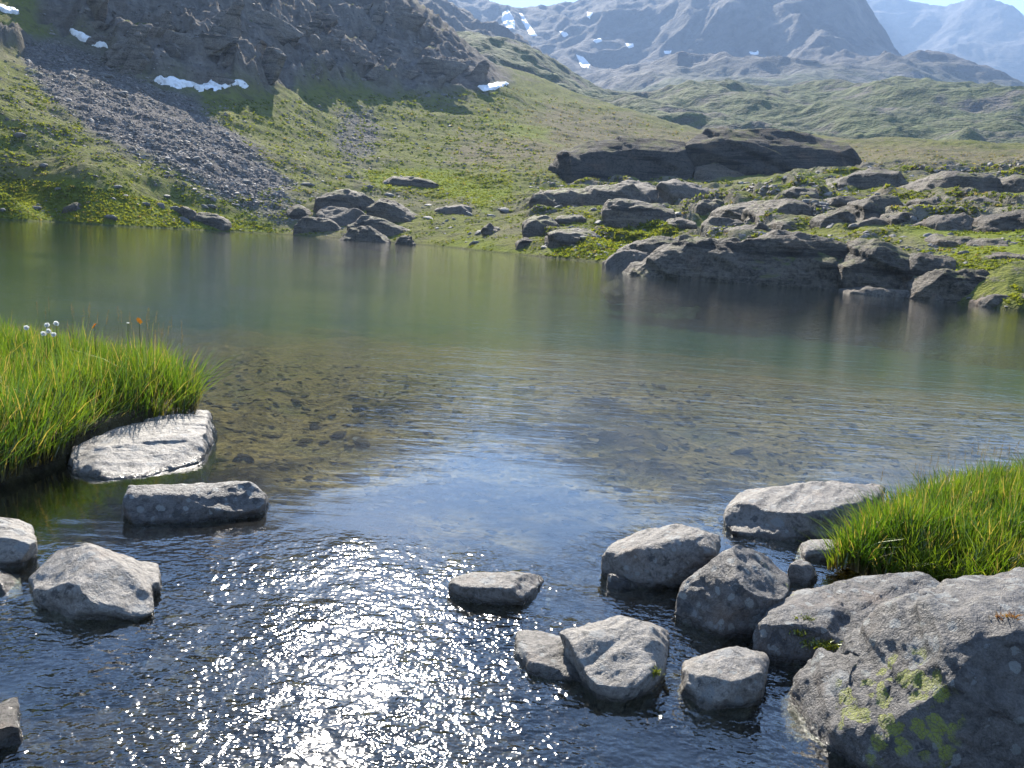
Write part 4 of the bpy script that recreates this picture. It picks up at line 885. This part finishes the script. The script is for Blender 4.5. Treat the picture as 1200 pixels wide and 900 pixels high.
# ================================================================== FLOWERS, SEED STALKS, MOSS
def simple(name, c, trans=0.3, rough=.8):
    m = NT(name); d = m.n("BsdfDiffuse", {'Color': (*c, 1)}).outputs[0]; t = m.n("BsdfTranslucent", {'Color': (*c, 1)}).outputs[0]
    return m.done(m.n("MixShader", {0: trans, 1: d, 2: t}).outputs[0])
M_stem = simple("flower_stem", (.07, .10, .02)); M_straw = simple("seed_straw", (.22, .17, .08), .4); M_white = simple("white_petals", (.80, .80, .76), .35)
M_orange = simple("orange_petals", (.85, .34, .03), .4); M_yellow = simple("yellow_petals", (.80, .60, .03), .4); M_dark = simple("dark_seed", (.06, .04, .02), .2)
M_moss = leaf_mat("yellow_moss", (.17, .20, .02), (.11, .13, .02), 30, .4); M_red = leaf_mat("reddish_leaf", (.30, .13, .05), (.20, .13, .04), 40, .4)
def tube(path, r0, r1, k=5):
    path = np.array(path, float); n = len(path); V, Fc = [], []
    for i, p in enumerate(path):
        r = r0 + (r1 - r0) * i / (n - 1)
        for j in range(k): a = 6.2832 * j / k; V.append(p + r * np.array([math.cos(a), math.sin(a), 0]))
    for i in range(n - 1):
        for j in range(k): Fc.append((i * k + j, i * k + (j + 1) % k, (i + 1) * k + (j + 1) % k, (i + 1) * k + j))
    return mesh_np('stem', V, Fc)
def petals(n, r, w_, lift, rings=1, seed=0):
    g = np.random.default_rng(seed); V, Fc = [], []
    for q in range(rings):
        for j in range(n):
            a = 6.2832 * (j + .5 * q) / n + g.normal() * .08; d = np.array([math.cos(a), math.sin(a), 0]); s_ = np.array([-math.sin(a), math.cos(a), 0]); rr_ = r * (1 - .35 * q) * g.uniform(.85, 1.1); z = np.array([0, 0, 1.0])
            i = len(V); V += [0 * d, d * rr_ * .55 - s_ * w_ + z * lift * (.6 + q), d * rr_ + z * lift * (1 + q), d * rr_ * .55 + s_ * w_ + z * lift * (.6 + q)]; Fc.append((i, i + 1, i + 2, i + 3))
    return mesh_np('petals', V, Fc)
def fluff(r, n, seed):
    g = np.random.default_rng(seed); d = g.normal(size=(n, 3)); d /= np.linalg.norm(d, axis=1)[:, None]; e = np.cross(d, g.normal(size=(n, 3))); e /= np.linalg.norm(e, axis=1)[:, None]; L = r * g.uniform(.75, 1.1, (n, 1))
    V = np.stack([d * r * .2 - e * r * .17, d * r * .2 + e * r * .17, d * L + e * r * .15, d * L - e * r * .15], 1).reshape(-1, 3); return mesh_np('fluff', V, np.arange(n * 4).reshape(-1, 4))
FL, PT, UM = fluff(.021, 90, 3), petals(14, .034, .006, .004, 2, 4), petals(9, .016, .005, .004, 2, 5)
def flower(px, py, Y, zb, head, mat, label, cat='flower', group=None, tiltx=0.0, name='flower'):
    h = P(px, py, Y); root = bpy.data.objects.new(name, None); COL.objects.link(root); root.location = (h[0], h[1], zb); H = float(h[2] - zb)
    tag(root, label, cat, group)
    bend = random.uniform(-.03, .03)
    link('stem', tube([(-bend, 0, -.03), (-bend * .6, .0, H * .5), (0, 0, H)], .0028, .0018), M_stem, root)
    hd = link('flower_head', head, None, root, (0, 0, H)); hd.rotation_euler = (tiltx, 0, random.uniform(0, 6))
    if not head.materials: head.materials.append(mat)
    return root
for px_, py_, lb in ((31, 384, 'white cotton flower standing alone, leftmost over the left bank'), (55, 381, 'white cotton flower, upper left of the cluster'), (66, 379, 'white cotton flower, highest of the cluster'),
                   (51, 391, 'white cotton flower, lower left of the cluster'), (57, 388, 'white cotton flower in the middle of the cluster'), (63, 392, 'white cotton flower, lower right of the cluster')):
    flower(px_, py_, 6.6, .18, FL, M_white, lb, group='white cotton flowers over the left bank', name='cotton_flower')
flower(111, 382, 6.5, .18, PT, M_orange, 'orange daisy rising left of the other over the left grass', group='orange daisies over the left bank', tiltx=1.0, name='daisy')
flower(163, 376, 6.6, .18, PT, M_orange, 'orange daisy on the taller stem at the right end of the left bank', group='orange daisies over the left bank', tiltx=1.0, name='daisy')
flower(150, 379, 6.6, .18, UM, M_white, 'pale seed umbel beside the taller orange daisy', name='umbel')
YL = petals(6, .014, .006, .004, 2, 8)
flower(23, 519, 5.0, .16, YL, M_yellow, 'small yellow flower low in the left grass', tiltx=.8, name='buttercup')
flower(1187, 604, 4.6, .12, YL, M_yellow, 'small yellow flower in the right grass at the edge', tiltx=.8, name='buttercup')
# seed stalks
def stalk_mesh(seed):
    g = np.random.default_rng(seed); b = g.normal() * .06; st_ = tube([(0, 0, -.05), (b * .3, 0, .4), (b, 0, .82)], .0016, .001, 4)
    n = 26; V, Fc = [], []
    for k in range(n):
        z = .80 + .2 * k / n; a = g.uniform(0, 6.28); d = np.array([math.cos(a), math.sin(a), .9]); e = np.array([-math.sin(a), math.cos(a), 0]); c = np.array([b + (z - .8) * b, 0, z]); L = .028 * (1 - abs(k / n - .45)); i = len(V)
        V += [c - e * .004, c + e * .004, c + d * L]; Fc.append((i, i + 1, i + 2))
    return st_, mesh_np('seed_head', V, Fc)
SM = [stalk_mesh(1300 + k) for k in range(5)]
for st_, hd in SM: st_.materials.append(M_stem); hd.materials.append(M_straw)
g = np.random.default_rng(1310)
def stalks(pl, n, zb, h0, h1, label, group):
    q = fill_poly(pl, n, int(g.integers(9999)))
    for x, y in q:
        r_ = bpy.data.objects.new('grass_stalk', None); COL.objects.link(r_); r_.location = (x, y, zb); s_ = g.uniform(h0, h1); r_.scale = (s_,) * 3; r_.rotation_euler = (g.normal() * .07, g.normal() * .07, g.uniform(0, 6.28))
        tag(r_, label, 'grass stalk', group); a, b = SM[int(g.integers(5))]; link('stem', a, None, r_); link('seed_head', b, None, r_)
cL = np.array(left_pl).mean(0)
stalks([tuple(W(60, 470)[:2]), tuple(W(225, 490)[:2]), tuple(W(222, 472)[:2]), tuple(W(130, 452)[:2]), tuple(W(50, 440)[:2])], 34, .17, .48, .66, 'thin dark seed stalk rising over the left grass bank', 'seed stalks over the left bank')
stalks([tuple(W(985, 660)[:2]), tuple(W(1040, 630)[:2]), tuple(W(1140, 597)[:2]), tuple(W(1225, 580)[:2]), (3.6, 4.4), tuple(W(1200, 650)[:2])], 90, .10, .30, .46, 'straw coloured seed stalk over the right grass bank', 'seed stalks over the right bank')
# moss and tiny plants on the rocks
dg = bpy.context.evaluated_depsgraph_get(); bpy.context.view_layer.update()
def surface(px, py):
    d = ray(px, py); o_ = CAM.copy()
    for _ in range(8):
        ok, loc, nr_, idx, ob, _m = scene.ray_cast(dg, Vector(o_.tolist()), Vector(d.tolist()))
        if not ok: return None, None
        if ob.name.split('.')[0] in ('grass', 'water', 'haze', 'stem', 'seed_head'): o_ = np.array(loc) + d * .002; continue
        return np.array(loc), ob.name
    return None, None
def tufty(px, py, rad, n, h, wd, mat, label, cat, name, seed):
    c, _ = surface(px, py)
    if c is None: return
    g = np.random.default_rng(seed); b = np.stack([g.normal(0, rad, n), g.normal(0, rad * .7, n), np.zeros(n) - .004 - .02 * g.random(n)], 1)
    v, f, t = blades(b, h * g.uniform(.6, 1.2, n), np.full(n, wd), .8, seed + 1); me = mesh_np(name, v, f)
    tag(link(name, me, mat, loc=c), label, cat)
tufty(767, 785, .012, 70, .022, .006, M_moss, 'tiny yellow green tuft on the squarish mid stream rock', 'moss', 'moss_tuft', 1401)
tufty(962, 752, .035, 260, .03, .006, M_moss, 'moss clump in the gap between the two lichen boulders', 'moss', 'moss_clump', 1402)
tufty(944, 724, .018, 120, .022, .006, M_moss, 'yellow moss spot on the ridged boulder', 'moss', 'moss_tuft', 1403)
tufty(938, 738, .016, 90, .016, .006, M_moss, 'small moss pad under the yellow moss spot', 'moss', 'moss_tuft', 1404)
tufty(1172, 722, .012, 40, .022, .006, M_red, 'reddish sprig on top of the biggest boulder, left of two', 'plant', 'rock_plant', 1405)
tufty(1186, 723, .012, 50, .030, .006, M_red, 'taller reddish sprig on top of the biggest boulder, right of two', 'plant', 'rock_plant', 1406)

# ================================================================== HAZE
zt = float(max(Pk.Z.max(), Ms.Z.max(), T.Z.max())) + 30
bm = bmesh.new(); bmesh.ops.create_cube(bm, size=1.0)
for v in bm.verts: v.co = Vector((v.co.x * 18400, v.co.y * 18400, -13.0 if v.co.z < 0 else zt))
me = bpy.data.meshes.new("haze"); bm.to_mesh(me); bm.free()
m = NT("haze_air")
M_haze = m.done(None, m.n("VolumePrincipled", {'Color': (.44, .65, 1.0, 1), 'Density': .00020, 'Anisotropy': 0.0}).outputs[0])
tag(link('haze', me, M_haze), kind='stuff')
